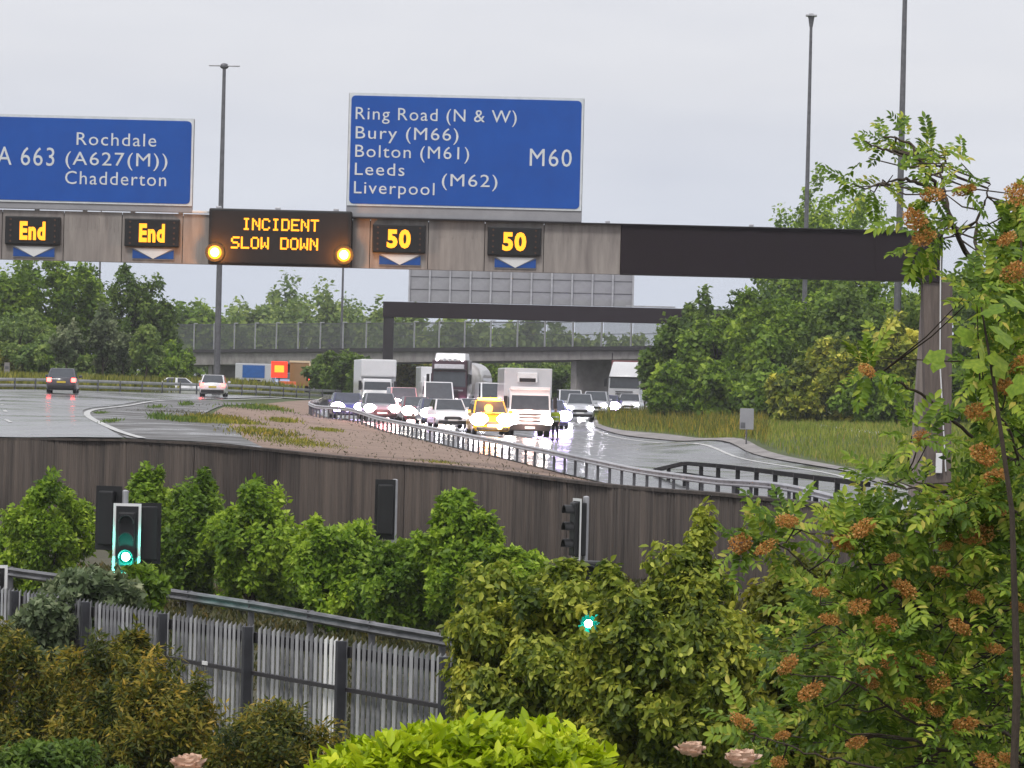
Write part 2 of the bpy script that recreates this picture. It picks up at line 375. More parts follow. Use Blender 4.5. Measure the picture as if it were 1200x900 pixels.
def crown(name, m, R, n, size, wr=.55, seed=0, clumps=60, sig=.16, droop=.2, up=.5, hexa=False, parent=None, center=(0, 0, 0), gap=None, shell=.55, lump=.22, zmin=None, kind=None, mask=None):
    g = np.random.default_rng(seed); R = np.array(R, float)
    d = unit(g.normal(size=(clumps, 3))); ph = g.uniform(0, 6.28, 6)
    lm_ = 1 + lump*(np.sin(d[:, 0]*4+ph[0])*np.cos(d[:, 2]*5+ph[1]) + .7*np.sin(d[:, 1]*7+ph[2]+d[:, 2]*6))
    r = (shell+(1-shell)*g.random(clumps)**.6)*lm_
    cc = d*r[:, None]; cs = sig*g.uniform(.6, 1.5, clumps)
    ci = g.integers(0, clumps, n)
    off = unit(g.normal(size=(n, 3)))*(g.random(n)**.45)[:, None]*1.6
    p = (cc[ci] + off*cs[ci][:, None])*R
    outw = unit(unit(off)*.9 + unit(cc[ci])*.5 + np.array([0, 0, up]))
    D = unit(unit(np.cross(outw, g.normal(size=(n, 3)))) + outw*.45*g.normal(1, 1, (n, 1)) - np.array([0, 0, 1])*droop*g.uniform(.2, 1.6, (n, 1)))
    Nn = unit(outw + g.normal(size=(n, 3))*.6)
    rn = np.clip(g.normal(.42, .22, n) + .10*(off[:, 2]) + g.normal(0, .13, clumps)[ci], 0, 1)
    C = p+np.array(center)
    keep = np.ones(n, bool)
    if zmin is not None: keep &= C[:, 2] > zmin
    if gap is not None: keep &= gap(C)
    if mask is not None: keep &= mask(C)
    C, D, Nn, rn = C[keep], D[keep], Nn[keep], rn[keep]
    sz = size*g.uniform(.4, 1.5, len(C))
    V, Fc, rr = leaves(C, D, Nn, sz, wr, rn, hexa=hexa)
    o = objm(name, npmesh(name, V, Fc, m, rr), parent)
    if kind: o['kind'] = kind
    return o, cc*R+np.array(center)
def tree(label, u, vtop, wpx, d, pal, n=8000, size=.32, seed=1, crown_from=.25, group=None, name='tree', cat='tree', base=None, trunk=.18, clumps=70, sig=.15, wr=.6, depth=None, shell=.45, dd=0, lump=.22, lean=0):
    b = G(u, d) if base is None else Vector(((u-600)/F*d, d, base)); top = zof(u, vtop, d)
    h = top-b.z; w = wpx/F*d
    t = thing(name, label, cat, b, 0, group)
    z0 = h*crown_from; rz = (h-z0)/2/1.08
    crown('crown', LM[pal], (w/2/1.08, (depth or w)/2, rz), n, size, wr, seed, clumps, sig, parent=t, center=(lean, 0, z0+(h-z0)/2), shell=shell, zmin=.05, lump=lump)
    g = random.Random(seed); mb = MB()
    mb.tube([(0, 0, -.3), (g.uniform(-.05, .05)*h*.3, 0, h*.35), (g.uniform(-.03, .03)*h+lean*.7, 0, h*.75)], [trunk, trunk*.75, trunk*.25], 7)
    for k in range(7):
        a = g.uniform(0, 6.28); z1 = h*g.uniform(.2, .6); q = w*.38
        mb.tube([(0, 0, z1), (math.cos(a)*q*.5, math.sin(a)*q*.5, z1+h*.12), (math.cos(a)*q, math.sin(a)*q, z1+h*g.uniform(.18, .32))], [trunk*.4, trunk*.25, trunk*.08], 5)
    mb.build('trunk', M_bark, t)
    return t
def bush(label, u, vtop, vbot, wpx, d, pal, n, size, seed, name='shrub', group=None, wr=.55, clumps=80, sig=.15, hexa=False, gap=None, ground=None, depth=None, up=.5, droop=.2, shell=.6, lump=.22, cat='shrub'):
    x = (u-600)/F*d; zt = zof(u, vtop, d); zb = zof(u, vbot, d); gz = GL(d) if ground is None else ground
    zb = max(zb, gz-.4); t = thing(name, label, cat, (x, d, gz), 0, group)
    w = wpx/F*d; c = (0, 0, (zt+zb)/2-gz)
    gp = (lambda C: gap(C+np.array([x, d, gz]))) if gap else None
    o, cc = crown('foliage', LM[pal], (w/2/1.1, (depth or w)/2/1.1, (zt-zb)/2/1.1), n, size, wr, seed, clumps, sig, hexa=hexa, parent=t, center=c, gap=gp, zmin=.02, up=up, droop=droop, shell=shell, lump=lump)
    mb = MB(); g = random.Random(seed)
    for k in range(9):
        q = cc[g.randrange(len(cc))]; q = (q[0]*.8, q[1]*.8, q[2])
        mb.tube([(g.uniform(-.1, .1)*w, g.uniform(-.1, .1)*w, -.1), (q[0]*.5, q[1]*.5, q[2]*.55), q], [.012*w+.012, .008*w+.008, .005], 5)
    mb.build('stem', M_bark, t)
    return t

# ------------------------------------------------------------------ retaining wall
def zt_wall(u): return zof(u, float(np.interp(u, WLp[:, 0], WLp[:, 1])), float(wall_d(u)))
wp = [Vector(((u-600)/F*wall_d(u), wall_d(u), zt_wall(u))) for u in np.linspace(-420, 1450, 700)]
acc = [0]
for a, b in zip(wp, wp[1:]): acc.append(acc[-1]+(Vector((b.x-a.x, b.y-a.y))).length)
acc = np.array(acc); WX = np.array([tuple(p) for p in wp])
def wat(s): return Vector((np.interp(s, acc, WX[:, 0]), np.interp(s, acc, WX[:, 1]), np.interp(s, acc, WX[:, 2])))
wall = thing('retaining_wall', 'long dark brown ribbed retaining wall holding up the motorway', 'wall', wat(acc[-1]*.5)-Vector((0, 0, wat(acc[-1]*.5).z+5.3)))
wb = Vector(wall.location); gr = random.Random(5); s0 = 0; PW = 3.9
while s0 < acc[-1]-1:
    s1 = min(s0+PW, acc[-1]); n = int((s1-s0)/.11); V = []; Fc = []; off = gr.uniform(-.015, .02); ext = []
    dirv = (wat(s1)-wat(s0)); dirv.z = 0; dirv.normalize(); nrm = Vector((dirv.y, -dirv.x, 0))
    if nrm.y > 0: nrm = -nrm
    prof = []
    for i in range(n):
        q0 = s0+.035; q1 = (s1-s0-.07)/n; a0 = q0+q1*i; a1 = q0+q1*(i+.55); a2 = q0+q1*(i+.68); a3 = q0+q1*(i+.9)
        h = gr.uniform(.025, .06)
        prof += [(a0, h), (a1, h), (a2, 0), (a3, 0)]
    for a, h in prof:
        p = wat(a)-wb+nrm*(h+off); V += [(p.x, p.y, .62), (p.x, p.y, p.z-.03), (p.x-nrm.x*.3, p.y-nrm.y*.3, p.z-.03)]
    for i in range(len(prof)-1):
        b = i*3; Fc += [(b, b+3, b+4, b+1), (b+1, b+4, b+5, b+2)]
    objm('panel', npmesh('panel', V, Fc, M_wall), wall)
    mb = MB(); p, q = wat(s0+.01)-wb, wat(s1-.01)-wb
    for a in ():
        pass
    mb.hull8([p+nrm*.09+Vector((0, 0, -.03)), q+nrm*.09+Vector((0, 0, -.03)), q-nrm*.3+Vector((0, 0, -.03)), p-nrm*.3+Vector((0, 0, -.03)),
              p+nrm*.09+Vector((0, 0, .05)), q+nrm*.09+Vector((0, 0, .05)), q-nrm*.3+Vector((0, 0, .05)), p-nrm*.3+Vector((0, 0, .05))])
    mb.build('coping', M_wall, wall)
    mb = MB(); z0_, z1_ = -.3, .618
    mb.hull8([Vector((v.x, v.y, z)) for z in (z0_, z1_) for v in (p+nrm*.05, q+nrm*.05, q-nrm*.1, p-nrm*.1)])
    mb.build('brick_plinth', M_brick, wall)
    s0 = s1

# ------------------------------------------------------------------ text and signs
def text(name, s, w, cap, parent, m, loc, bold=0.0, depth=.012, align='L'):
    cu = bpy.data.curves.new(name, 'FONT'); cu.body = s; cu.size = cap/.70; cu.extrude = depth/2; cu.offset = bold; cu.resolution_u = 3; cu.space_character = 1.13; cu.space_word = .85
    o = bpy.data.objects.new(name, cu); S.collection.objects.link(o)
    bpy.context.view_layer.update()
    me = bpy.data.meshes.new_from_object(o.evaluated_get(bpy.context.evaluated_depsgraph_get()))
    bpy.data.objects.remove(o)
    co = np.empty(len(me.vertices)*3, np.float32); me.vertices.foreach_get('co', co); co = co.reshape(-1, 3)
    x0, x1 = co[:, 0].min(), co[:, 0].max()
    co[:, 0] = (co[:, 0]-x0)*(w/(x1-x0) if w else 1)
    ww = co[:, 0].max()
    if align == 'C': co[:, 0] -= ww/2
    out_ = np.stack([co[:, 0], -co[:, 2], co[:, 1]], 1)
    me.vertices.foreach_set('co', out_.ravel().astype(np.float32)); me.materials.clear(); me.materials.append(m); me.update()
    return objm(name, me, parent, loc)
GD = 133.0; GS = F/GD
gb = Vector((P(600, 300, GD).x, GD, H(1085, GD)))
def gl(u, v, dy=0):           # picture point on the gantry plane, in gantry coordinates
    p = P(u, v, GD); return Vector((p.x-gb.x, dy, p.z-gb.z))
gan = thing('sign_gantry', 'wide brown gantry spanning the motorway with the blue direction signs', 'gantry', gb)
zb0, zb1 = gl(900, 326).z, gl(900, 268.5).z; xl = gl(-420, 290).x; xr = gl(1103, 290).x
MB().box(((gl(727, 290).x+xr)/2, 0, (zb0+zb1)/2), (xr-gl(727, 290).x, 1.1, zb1-zb0), .03).build('beam', M_beam, gan)
MB().box(((xl+gl(727, 290).x)/2-.003, .1, (zb0+zb1)/2-.02), (gl(727, 290).x-xl-.01, .85, zb1-zb0-.06), .02).build('beam', M_beam, gan)
# cladding panels on the near face
edges = [-420, -300, -180, -60, 4, 76, 144, 215, 246, 413, 434, 502, 568, 637, 727]
for a, b in zip(edges, edges[1:]):
    x0, x1 = gl(a, 290).x, gl(b, 290).x
    if a == 246: continue
    mb = MB(); mb.box(((x0+x1)/2, -.39, (zb0+zb1)/2+.0), (x1-x0-.02, .12, zb1-zb0+.02), .008)
    n = max(int((x1-x0)/.12), 3)
    if (b-a) > 40:
        for i in range(1, n):
            if (i*7) % 5: mb.box((x0+(x1-x0)*i/n, -.455, zb1-.28-.1*((i*3) % 4)/3), (.035, .012, .42), 0)
    mb.build('cladding_panel', M_clad, gan)
for a, b in [(-200, -150), (-145, -60), (-55, 44), (47, 99), (103, 155), (160, 211), (215, 246)]:
    x0, x1 = gl(a, 246).x, gl(b, 246).x
    MB().box(((x0+x1)/2, -.4, zb1+.085), (x1-x0, .3, .07), .01).build('walkway_edge', M_white, gan)
for u in (45, 101, 157, 213, 438, 493, 549, 604, 658, 712, 880):
    mb = MB(); mb.box((gl(u, 250).x, -.35, zb1+.06), (.14, .2, .12), .02); mb.build('bracket', M_galv, gan)
MB().box(((gl(413, 250).x+gl(1100, 250).x)/2, -.2, zb1+.02), (gl(1100, 250).x-gl(413, 250).x, .9, .035)).build('walkway_deck', M_dark, gan)
# right support: two columns
xc = gl(1094, 400).x
mb = MB(); mb.hull8([(xc-.1, -.55, -.6), (xc+.62, -.55, -.6), (xc+.62, .3, -.6), (xc-.1, .3, -.6), (xc-.42, -.5, zb0-.005), (xc+.5, -.5, zb0-.005), (xc+.5, .35, zb0-.005), (xc-.42, .35, zb0-.005)], .03)
mb.build('column', mat('timber_column', (.17, .135, .115), .85, c2=(.085, .066, .058), scale=2, stretch=(4, 4, .3), bump=.5), gan)
mb = MB(); mb.hull8([(xc-.62, .4, -.6), (xc-.25, .4, -.6), (xc-.25, 1.1, -.6), (xc-.62, 1.1, -.6), (xc-.30, .4, zb0-.005), (xc+.1, .4, zb0-.005), (xc+.1, 1.1, zb0-.005), (xc-.30, 1.1, zb0-.005)], .03)
mb.build('column', mat('pale_timber', (.36, .31, .28), .85, c2=(.16, .13, .115), scale=2, stretch=(4, 4, .3), bump=.5), gan)
p0 = gl(1100, 300); p1 = gl(1106, 552)
MB().tube([(p0.x, -.6, p0.z), (p0.x+.06, -.62, (p0.z+p1.z)/2), (p1.x, -.62, p1.z)], .022, 6).build('cable_conduit', M_white, gan)
MB().box((p1.x-.22, -.62, p1.z+.25), (.2, .12, .62), .02).build('switch_box', M_white, gan)
xL = gl(-400, 400).x
MB().box((xL, 0, zb0/2-1.0), (.9, .9, zb0+1.99), .03).build('column', MATS['timber_column'], gan)

def dir_sign(label, ul, ur, vt, vb, vblue, hangl, lines):
    c = P((ul+ur)/2, (vt+vb)/2, GD); w = (ur-ul)/GS/cr; h = (vb-vt)/GS
    zt = P(ul, vt, GD).z; zt = (zt+P(ur, vt+(ur-ul)*.0244, GD).z)/2; zb = gb.z+zb1+.04
    t = thing('direction_sign', label, 'road sign', (c.x, GD-.55, zb))
    hh = zt-zb; zs = zt-(vblue-vt)/GS-zb
    MB().box((0, .05, hh/2), (w, .12, hh), .03).build('backing_board', M_grey, t)
    MB().box((0, -.03, (zs+hh)/2), (w-.04, .03, hh-zs-.02), .1 if 0 else 0).build('border', M_leg, t)
    def rr(x0, x1, z0, z1, r, y, th):
        poly = []
        for cx, cz, a0 in ((x1-r, z0+r, -90), (x1-r, z1-r, 0), (x0+r, z1-r, 90), (x0+r, z0+r, 180)):
            for k in range(5):
                a = math.radians(a0+22.5*k); poly.append((cx+r*math.cos(a), cz+r*math.sin(a)))
        return MB().prism(poly, y, y+th)
    rr(-w/2+.085, w/2-.085, zs+.07, hh-.085, .13, -.06, .03).build('sign_face', M_blue, t)
    for s, u, v, wpx, cap in lines:
        p = P(u, v, GD); text('lettering', s, wpx/GS, cap/GS, t, M_leg, (p.x-c.x, -.066, p.z-zb), 0)
    for k in range(3):
        MB().box((-w/2+w*(.18+.32*k), .18, hh*.46), (.1, .14, hh*.9), .01).build('mounting_post', M_galvd, t)
    return t
dir_sign('blue sign board reading Ring Road, Bury, Bolton, Leeds, Liverpool and M60', 408, 683, 110, 262, 242, 0, [
    ('Ring Road (N & W)', 417.5, 141, 188, 14.5), ('Bury (M66)', 417.5, 163.5, 120, 14.5), ('Bolton (M61)', 417, 185, 133, 14.5),
    ('Leeds', 416.5, 206, 58, 14.5), ('Liverpool', 415.5, 227.5, 94, 14.5), ('(M62)', 518, 219, 65, 14.5), ('M60', 620.5, 195.5, 49, 20.5)])
dir_sign('blue sign board reading A663, Rochdale, A627(M) and Chadderton', -180, 228.5, 130.5, 248, 233, 0, [
    ('Rochdale', 92, 171, 93, 15), ('(A627(M))', 79, 194, 119, 15.5), ('Chadderton', 78.5, 216.5, 118, 15.5), ('A 663', -1, 194, 67, 21.5), ])
# dot matrix message sign
FONT = {'I': '01110 00100 00100 00100 00100 00100 01110', 'N': '10001 11001 10101 10101 10011 10001 10001', 'C': '01110 10001 10000 10000 10000 10001 01110',
 'D': '11110 10001 10001 10001 10001 10001 11110', 'E': '11111 10000 10000 11110 10000 10000 11111', 'T': '11111 00100 00100 00100 00100 00100 00100',
 'S': '01111 10000 10000 01110 00001 00001 11110', 'L': '10000 10000 10000 10000 10000 10000 11111', 'O': '01110 10001 10001 10001 10001 10001 01110',
 'W': '10001 10001 10001 10101 10101 11011 10001', ' ': '00000 '*7}
mc = P(330, 280, GD); ms = thing('message_sign', 'black electronic matrix sign showing INCIDENT SLOW DOWN in amber', 'message sign', (mc.x, GD-.5, mc.z-.875))
MB().box((0, -.12, .875), (166/GS, .75, 1.74), .05).build('housing', M_blk, ms)
MB().box((0, -.50, .875), (158/GS, .03, 1.58), 0).build('display_window', mat('display_glass', (.02, .014, .012), .5), ms)
def matrix_text(s, u, v, wpx, hpx, parent, org):
    p = P(u, v, GD)-org; n = len(s); pitch = wpx/GS/(6*n-1); pz = hpx/GS/6.6; V = []; Fc = []
    for i, ch in enumerate(s):
        for r, row in enumerate(FONT[ch].split()):
            for c_, q in enumerate(row):
                if q == '1':
                    x = p.x+(i*6+c_)*pitch; z = p.z-r*pz; b = len(V); a, e_ = pitch*.56, pz*.54
                    V += [(x-a, -.525, z-e_), (x+a, -.525, z-e_), (x+a, -.525, z+e_), (x-a, -.525, z+e_)]; Fc.append((b, b+1, b+2, b+3))
    return objm('lettering', npmesh('lettering', V, Fc, M_amber), parent)
org = Vector(ms.location)
matrix_text('INCIDENT', 287.5, 258, 89, 13, ms, org); matrix_text('SLOW DOWN', 274.5, 279.5, 101, 13, ms, org)
for u, v in ((254.5, 297), (404.5, 300)):
    p = P(u, v, GD)-org
    q_ = MB().sphere((p.x, -.5, p.z), .27, (1, .35, 1), 16, 10).build('warning_lantern', M_amberL, ms, True)
    MB().sphere((p.x, -.56, p.z), .15, (1, .4, 1), 14, 8).build('lamp_core', M_amberC, q_, True)
    pl_ = bpy.data.lights.new('lantern_light', 'POINT'); pl_.energy = 60; pl_.color = (1, .34, .02); pl_.shadow_soft_size = .1; lo = link(bpy.data.objects.new('lantern_light', pl_), q_); lo.location = (p.x, -.95, p.z)
    MB().tube([(p.x, -.56, p.z), (p.x, -.49, p.z)], .30, 16).build('lantern_rim', M_blk, ms)
for u in (258, 327, 395):
    p = P(u, 245.5, GD)-org; MB().box((p.x, -.1, 1.78), (.16, .25, .09), .02).build('bracket', M_galv, ms)
# lane signals
for s, ul, ur, vt, vb, lab in (('End', 8.5, 73, 254.5, 287.5, 'amber End lane signal, leftmost of the small signals on the gantry'),
        ('End', 148, 212, 257.5, 290, 'amber End lane signal just left of the INCIDENT message sign'),
        ('50', 437, 499, 264, 297, 'amber 50 lane signal just right of the INCIDENT message sign'),
        ('50', 571.5, 634, 267, 300.5, 'amber 50 lane signal, rightmost of the small signals on the gantry')):
    c = P((ul+ur)/2, (vt+vb)/2, GD); w, h = (ur-ul)/GS, (vb-vt)/GS
    t = thing('lane_signal', lab, 'lane signal', (c.x, GD-.46, c.z-h/2), group='lane signals on the gantry')
    MB().box((0, -.06, h/2), (w, .18, h), .03).build('housing', M_blk, t)
    for q, (a, b) in enumerate(((w/2-.05, 1), (w/2-.05, -1))):
        mb = MB()
        for k in range(5): mb.tube([(b*a-b*.12, -.155, .1+k*(h-.2)/4), (b*a-b*.12, -.175, .1+k*(h-.2)/4)], .035, 6)
        mb.build('unlit_lamp_column', mat('unlit_led', (.10, .05, .03), .4), t)
    if s == '50':
        text('lettering', s, .74, .52, t, M_amber, (-.37, -.17, h/2-.26), .035)
    else:
        text('lettering', s, .80, .52, t, M_amber, (-.40, -.17, h/2-.26), .035)
    cu = (ul+ur)/2+1; pc = P(cu, vb+8.5, GD); pt = thing('lane_arrow_plate', 'blue plate with white chevron under the '+('leftmost End' if 'leftmost' in lab else 'rightmost 50' if 'rightmost' in lab else s)+' signal'+('' if 'most' in lab else ' beside the message sign'), 'lane plate', (pc.x, GD-.47, pc.z-.16), group='chevron plates under the lane signals')
    MB().box((0, 0, .16), (1.3, .03, .35), 0).build('plate', M_grey, pt)
    MB().prism([(-.62, .30), (-.62, .04), (-.05, .02), (-.62+.02, .31)], -.03, -.012)
    MB().prism([(-.64, .02), (-.02, .02), (-.64, .30)], -.034, -.018).build('blue_field', M_bluep, pt)
    MB().prism([(.64, .02), (.64, .30), (.02, .02)], -.034, -.018).build('blue_field', M_bluep, pt)
    MB().prism([(-.60, .33), (0, .015), (.60, .33), (.34, .33), (0, .33), (-.34, .33)], -.05, -.036).build('chevron', M_white, pt)

for k in range(1, 5):
    xx = gl(727, 290).x+(xr-gl(727, 290).x)*k/5
    MB().box((xx, -.555, (zb0+zb1)/2), (.16, .02, zb1-zb0-.06)).build('splice_plate', M_beam, gan)
for zz in (zb0+.03, zb1-.03): MB().box(((gl(727, 290).x+xr)/2, -.565, zz), (xr-gl(727, 290).x-.02, .05, .05)).build('flange', M_beam, gan)
# second gantry and the back of its sign
D2 = 312.0; S2 = F/D2; b2 = G(455, D2); 
def g2(u, v): p = P(u, v, D2); return Vector((p.x-b2.x, 0, p.z-b2.z))
g2o = thing('sign_gantry', 'distant dark gantry in front of the footbridge parapet', 'gantry', b2)
zt2, zb2 = g2(620, 357.5).z, g2(620, 375.5).z; x0, x1 = g2(449, 365).x, g2(960, 365).x
MB().box(((x0+x1)/2, 0, (zt2+zb2)/2), (x1-x0, 1.0, zt2-zb2), .03).build('beam', M_beam, g2o)
MB().box((g2(455, 400).x, 0, zb2/2-.3), (.75, .8, zb2+.59), .03).build('column', M_dark, g2o)
MB().box((g2(955, 400).x, 0, zb2/2-.3), (.75, .8, zb2+.59), .03).build('column', M_dark, g2o)
MB().box(((g2(742, 0).x+g2(800, 0).x)/2, .1, zt2+.1), ((800-742)/S2, .7, .09)).build('walkway_deck', M_galv, g2o)
cs = P(611, 330, D2); hb = zt2+b2.z+.03; ht = P(611, 268, D2).z
bs = thing('sign_board', 'grey ribbed back of a large road sign on the distant gantry', 'road sign', (cs.x, D2-.2, hb))
W2_ = 262/S2; hh = ht-hb
for i in range(11):
    for j in range(6):
        xa = -W2_/2+W2_/11*i; za = hh*j/6
        MB().box((xa+W2_/22, .02, za+hh/12), (W2_/11-.03, .05, hh/6-.05)).build('panel', M_grey, bs) if (i, j) == (0, 0) else None
        if (i, j) == (0, 0): pm = bs.children[0]; px, pz = pm.location.x, pm.location.z
        else: objm('panel', pm.data, bs, (W2_/11*i, 0, hh*j/6))
MB().box((0, .055, hh/2), (W2_-.01, .02, hh-.01)).build('backing_sheet', M_galvd, bs)
for i in range(12):
    MB().box((-W2_/2+W2_/11*i, -.08, hh/2), (.13, .12, hh), .0).build('rail', M_galv, bs)
for j in range(1, 6):
    MB().box((0, -.011, hh*j/6), (W2_, .03, .06)).build('cross_rib', M_galvd, bs)

# ------------------------------------------------------------------ bridge behind
def bd(u): return 440-(u-200)/560*90
BA = Vector(((160-600)/F*bd(160), bd(160), 0)); BB = Vector(((775-600)/F*bd(775), bd(775), 0))
bl = (BB-BA).length; bang = math.atan2(BB.y-BA.y, BB.x-BA.x)
bz0 = 0.0
br = thing('road_bridge', 'concrete overbridge with mesh parapet crossing behind the queue', 'bridge', BA, bang)
def bz(s):     # fascia bottom, fascia top, parapet top in metres at distance s along the bridge
    p = BA+(BB-BA)*(s/bl); u = 600+F*p.x/p.y
    f = lambda v: zof(u, v, p.y)
    t_ = (u-190)/570
    return f(428-7.5*t_-0), f(411-4*t_), f(379-5*t_)
for k in range(16):
    s0_, s1_ = bl*k/16, bl*(k+1)/16
    a, b = bz(s0_), bz(s1_); g_ = .025
    MB().hull8([(s0_+g_, 0, a[0]), (s1_-g_, 0, b[0]), (s1_-g_, 5, b[0]), (s0_+g_, 5, a[0]), (s0_+g_, 0, a[1]-.25), (s1_-g_, 0, b[1]-.25), (s1_-g_, 5, b[1]-.25), (s0_+g_, 5, a[1]-.25)]).build('fascia_panel', M_conc, br)
    MB().hull8([(s0_, -.25, a[1]-.24), (s1_, -.25, b[1]-.24), (s1_, 5.2, b[1]-.24), (s0_, 5.2, a[1]-.24), (s0_, -.25, a[1]+.1), (s1_, -.25, b[1]+.1), (s1_, 5.2, b[1]+.1), (s0_, 5.2, a[1]+.1)]).build('deck_shadow_band', M_dark, br)  # dark band paints in the shadow line below the parapet
post = None
np_ = 22
for k in range(np_+1):
    s_ = bl*k/np_; a = bz(s_); hgt = a[2]-a[1]-.1
    mb = MB(); mb.box((0, 0, hgt/2), (.11, .12, hgt)); mb.box((.35, 0, hgt-.04), (.8, .1, .09))
    o = mb.build('parapet_post', M_galv, br); o.location = (s_, -.1, a[1]+.1)
    if k < np_:
        s2_ = bl*(k+1)/np_; b = bz(s2_); mb = MB(); h1, h2 = a[2]-.08, b[2]-.08
        for q in range(1, 34):
            t_ = q/34; z0_ = a[1]+(b[1]-a[1])*t_+.1; z1_ = h1+(h2-h1)*t_
            mb.box((s_+(s2_-s_)*t_, .03, (z0_+z1_)/2), (.03, .025, z1_-z0_))
        mb.box(((s_+s2_)/2, .06, h1-.1), (s2_-s_-.12, .05, .08)); mb.box(((s_+s2_)/2, .06, (a[1]+h1)/2), (s2_-s_-.12, .04, .05))
        mb.build('mesh_panel', M_meshf, br)
for u in (262, 300, 345, 690):
    p = Vector(((u-600)/F*bd(u), bd(u)+2, 0)); s_ = (p-BA).dot((BB-BA).normalized()); a = bz(s_)
    MB().box((s_, 2.5, (a[0]-1.5)/2-.02), (1.0, 3.5, a[0]+1.5-.03), .02).build('pier', M_conc, br)

# ------------------------------------------------------------------ lamp columns
def lamp(label, ub, vb_, ut, vt, d, rad, heads, armw=.9):
    b = Vector(((ub-600)/F*d, d, H(ub, d))); b.x = P(ub, vb_, d).x; top = P(ut, vt, d); h = top.z-b.z
    t = thing('lamp_column', label, 'street lamp', b, group='tall lamp columns along the motorway')
    MB().tube([(0, 0, -.3), (0, 0, 1.2), (0, 0, 1.25), (0, 0, h*.6), (0, 0, h)], [rad*1.3, rad*1.3, rad, rad*.75, rad*.5], 10).build('pole', M_galvd, t)
    if heads == 'T':
        for s_ in (-1, 1):
            mb = MB(); mb.box((s_*armw*.58, 0, h+.06), (armw*.9, .3, .09), .03); mb.build('lantern', M_galv, t)
        MB().sphere((0, 0, h+.03), rad*.9, (1.5, 1.3, 1.0)).build('hub', M_galvd, t)
    elif heads == 'C':
        MB().tube([(0, 0, h-.9), (0, 0, h-.25), (0, 0, h-.05), (0, 0, h+.12)], [rad*.6, armw*.5, armw*.62, armw*.4], 12).build('hub', M_galvd, t)
        for k in range(4):
            a = k*math.pi/2+.6; MB().box((math.cos(a)*armw*.5, math.sin(a)*armw*.5, h-.02), (.5, .5, .14), .03).build('lantern', M_galv, t)
    return t
lamp('tall twin-armed lamp column rising behind the INCIDENT message sign', 254, 440, 261, 78, 300, .24, 'T', 1.05)
lamp('tall slim lamp column between the blue signs and the right-hand trees, small round head', 944, 300, 951.5, 18, 330, .22, 'C', .45)
lamp('thickest lamp column, at the right running up out of the picture', 1052, 350, 1064, -60, 265, .26, 'T', 1.0)
lamp('short distant lamp column just left of the slim right-hand lamp column', 943, 300, 943, 226, 900, .3, 'C', .9)
lamp('far thin lamp column between the trees under the left End signal', 114, 440, 116, 230, 420, .13, 'T', .9)
lamp('far thin lamp column seen under the right end of the message sign', 399, 440, 401, 262, 420, .15, 'T', .9)

# ------------------------------------------------------------------ crash barriers
def barrier(label, pts, h, n, bm_, posts, prails, cat='crash barrier', base=None, name='crash_barrier', side=1, thick=.31, pm=M_galvd, pw=.11):
    sp = spline(pts, n); Pn = [Vector(((u-600)/F*d, d, (H(u, d) if base is None else base(d)))) for u, d in sp]
    t = thing(name, label, cat, Pn[n//2]); o = Vector(t.location)
    nr = []
    for i in range(n):
        q = Pn[min(i+1, n-1)]-Pn[max(i-1, 0)]; nr.append(Vector((-q.y, q.x, 0)).normalized()*side)
    for hz_ in prails:
        prof = [(0, -.16), (.05, -.14), (.09, -.09), (.05, -.03), (.03, 0), (.05, .03), (.09, .09), (.05, .14), (0, .16), (-.02, 0)]
        prof = [(a, b*thick/.32) for a, b in prof]
        seg = max(1, n//12)
        for i0 in range(0, n-1, seg):
            i1 = min(i0+seg, n-1)
            MB().loft([[Pn[i]-o+nr[i]*a+Vector((0, 0, hz_+b)) for a, b in prof] for i in range(i0, i1+1)]).build('rail', bm_, t)
    L_ = [0]
    for a, b in zip(Pn, Pn[1:]): L_.append(L_[-1]+(b-a).length)
    A_ = np.array([tuple(p) for p in Pn]); me = MB().box((0, 0, h/2-.1), (pw, pw, h+.15), 0).mesh('post', pm)
    k = 0.0
    while k < L_[-1]:
        p = Vector([np.interp(k, L_, A_[:, j]) for j in range(3)])-o
        objm('post', me, t, p); k += posts
    return t
RB = [(1010,103),(950,107),(850,116),(750,128),(660,141),(600,152),(560,163),(500,184),(440,208),(395,226),(368,238),(364,252),(374,266)]
barrier('long steel crash barrier on close posts curving round the nose of the brown verge', RB, .72, 90, M_galv, 2.0, [.62], side=1, thick=.20, pw=.09)
barrier('short return arm of crash barrier behind the curved nose, beside the dark blue car', [(374,266),(384,290),(405,320),(432,350)], .72, 30, mat('yellowish_rail', (.62, .60, .42), .4, .3), 3, [.56])
barrier('long barrier on the far outer edge of the curving slip road', [(-420,222),(-250,243),(-120,258),(0,272.5),(100,285),(200,297),(300,314),(400,334)], .8, 70, M_galv, 3.2, [.30, .68], thick=.2)
barrier('steel safety rail along the verge between the palisade fence and the bushes', [(-130,99),(0,88),(140,82),(300,75.5),(430,70),(555,65.5)],   .75, 50, mat('dull_rail', (.20, .20, .21), .5, .2, c2=(.04, .04, .045), scale=1.5, stretch=(1, 1, 9)), 3.2, [.62], base=lambda d: -4.42, thick=.2, side=-1)
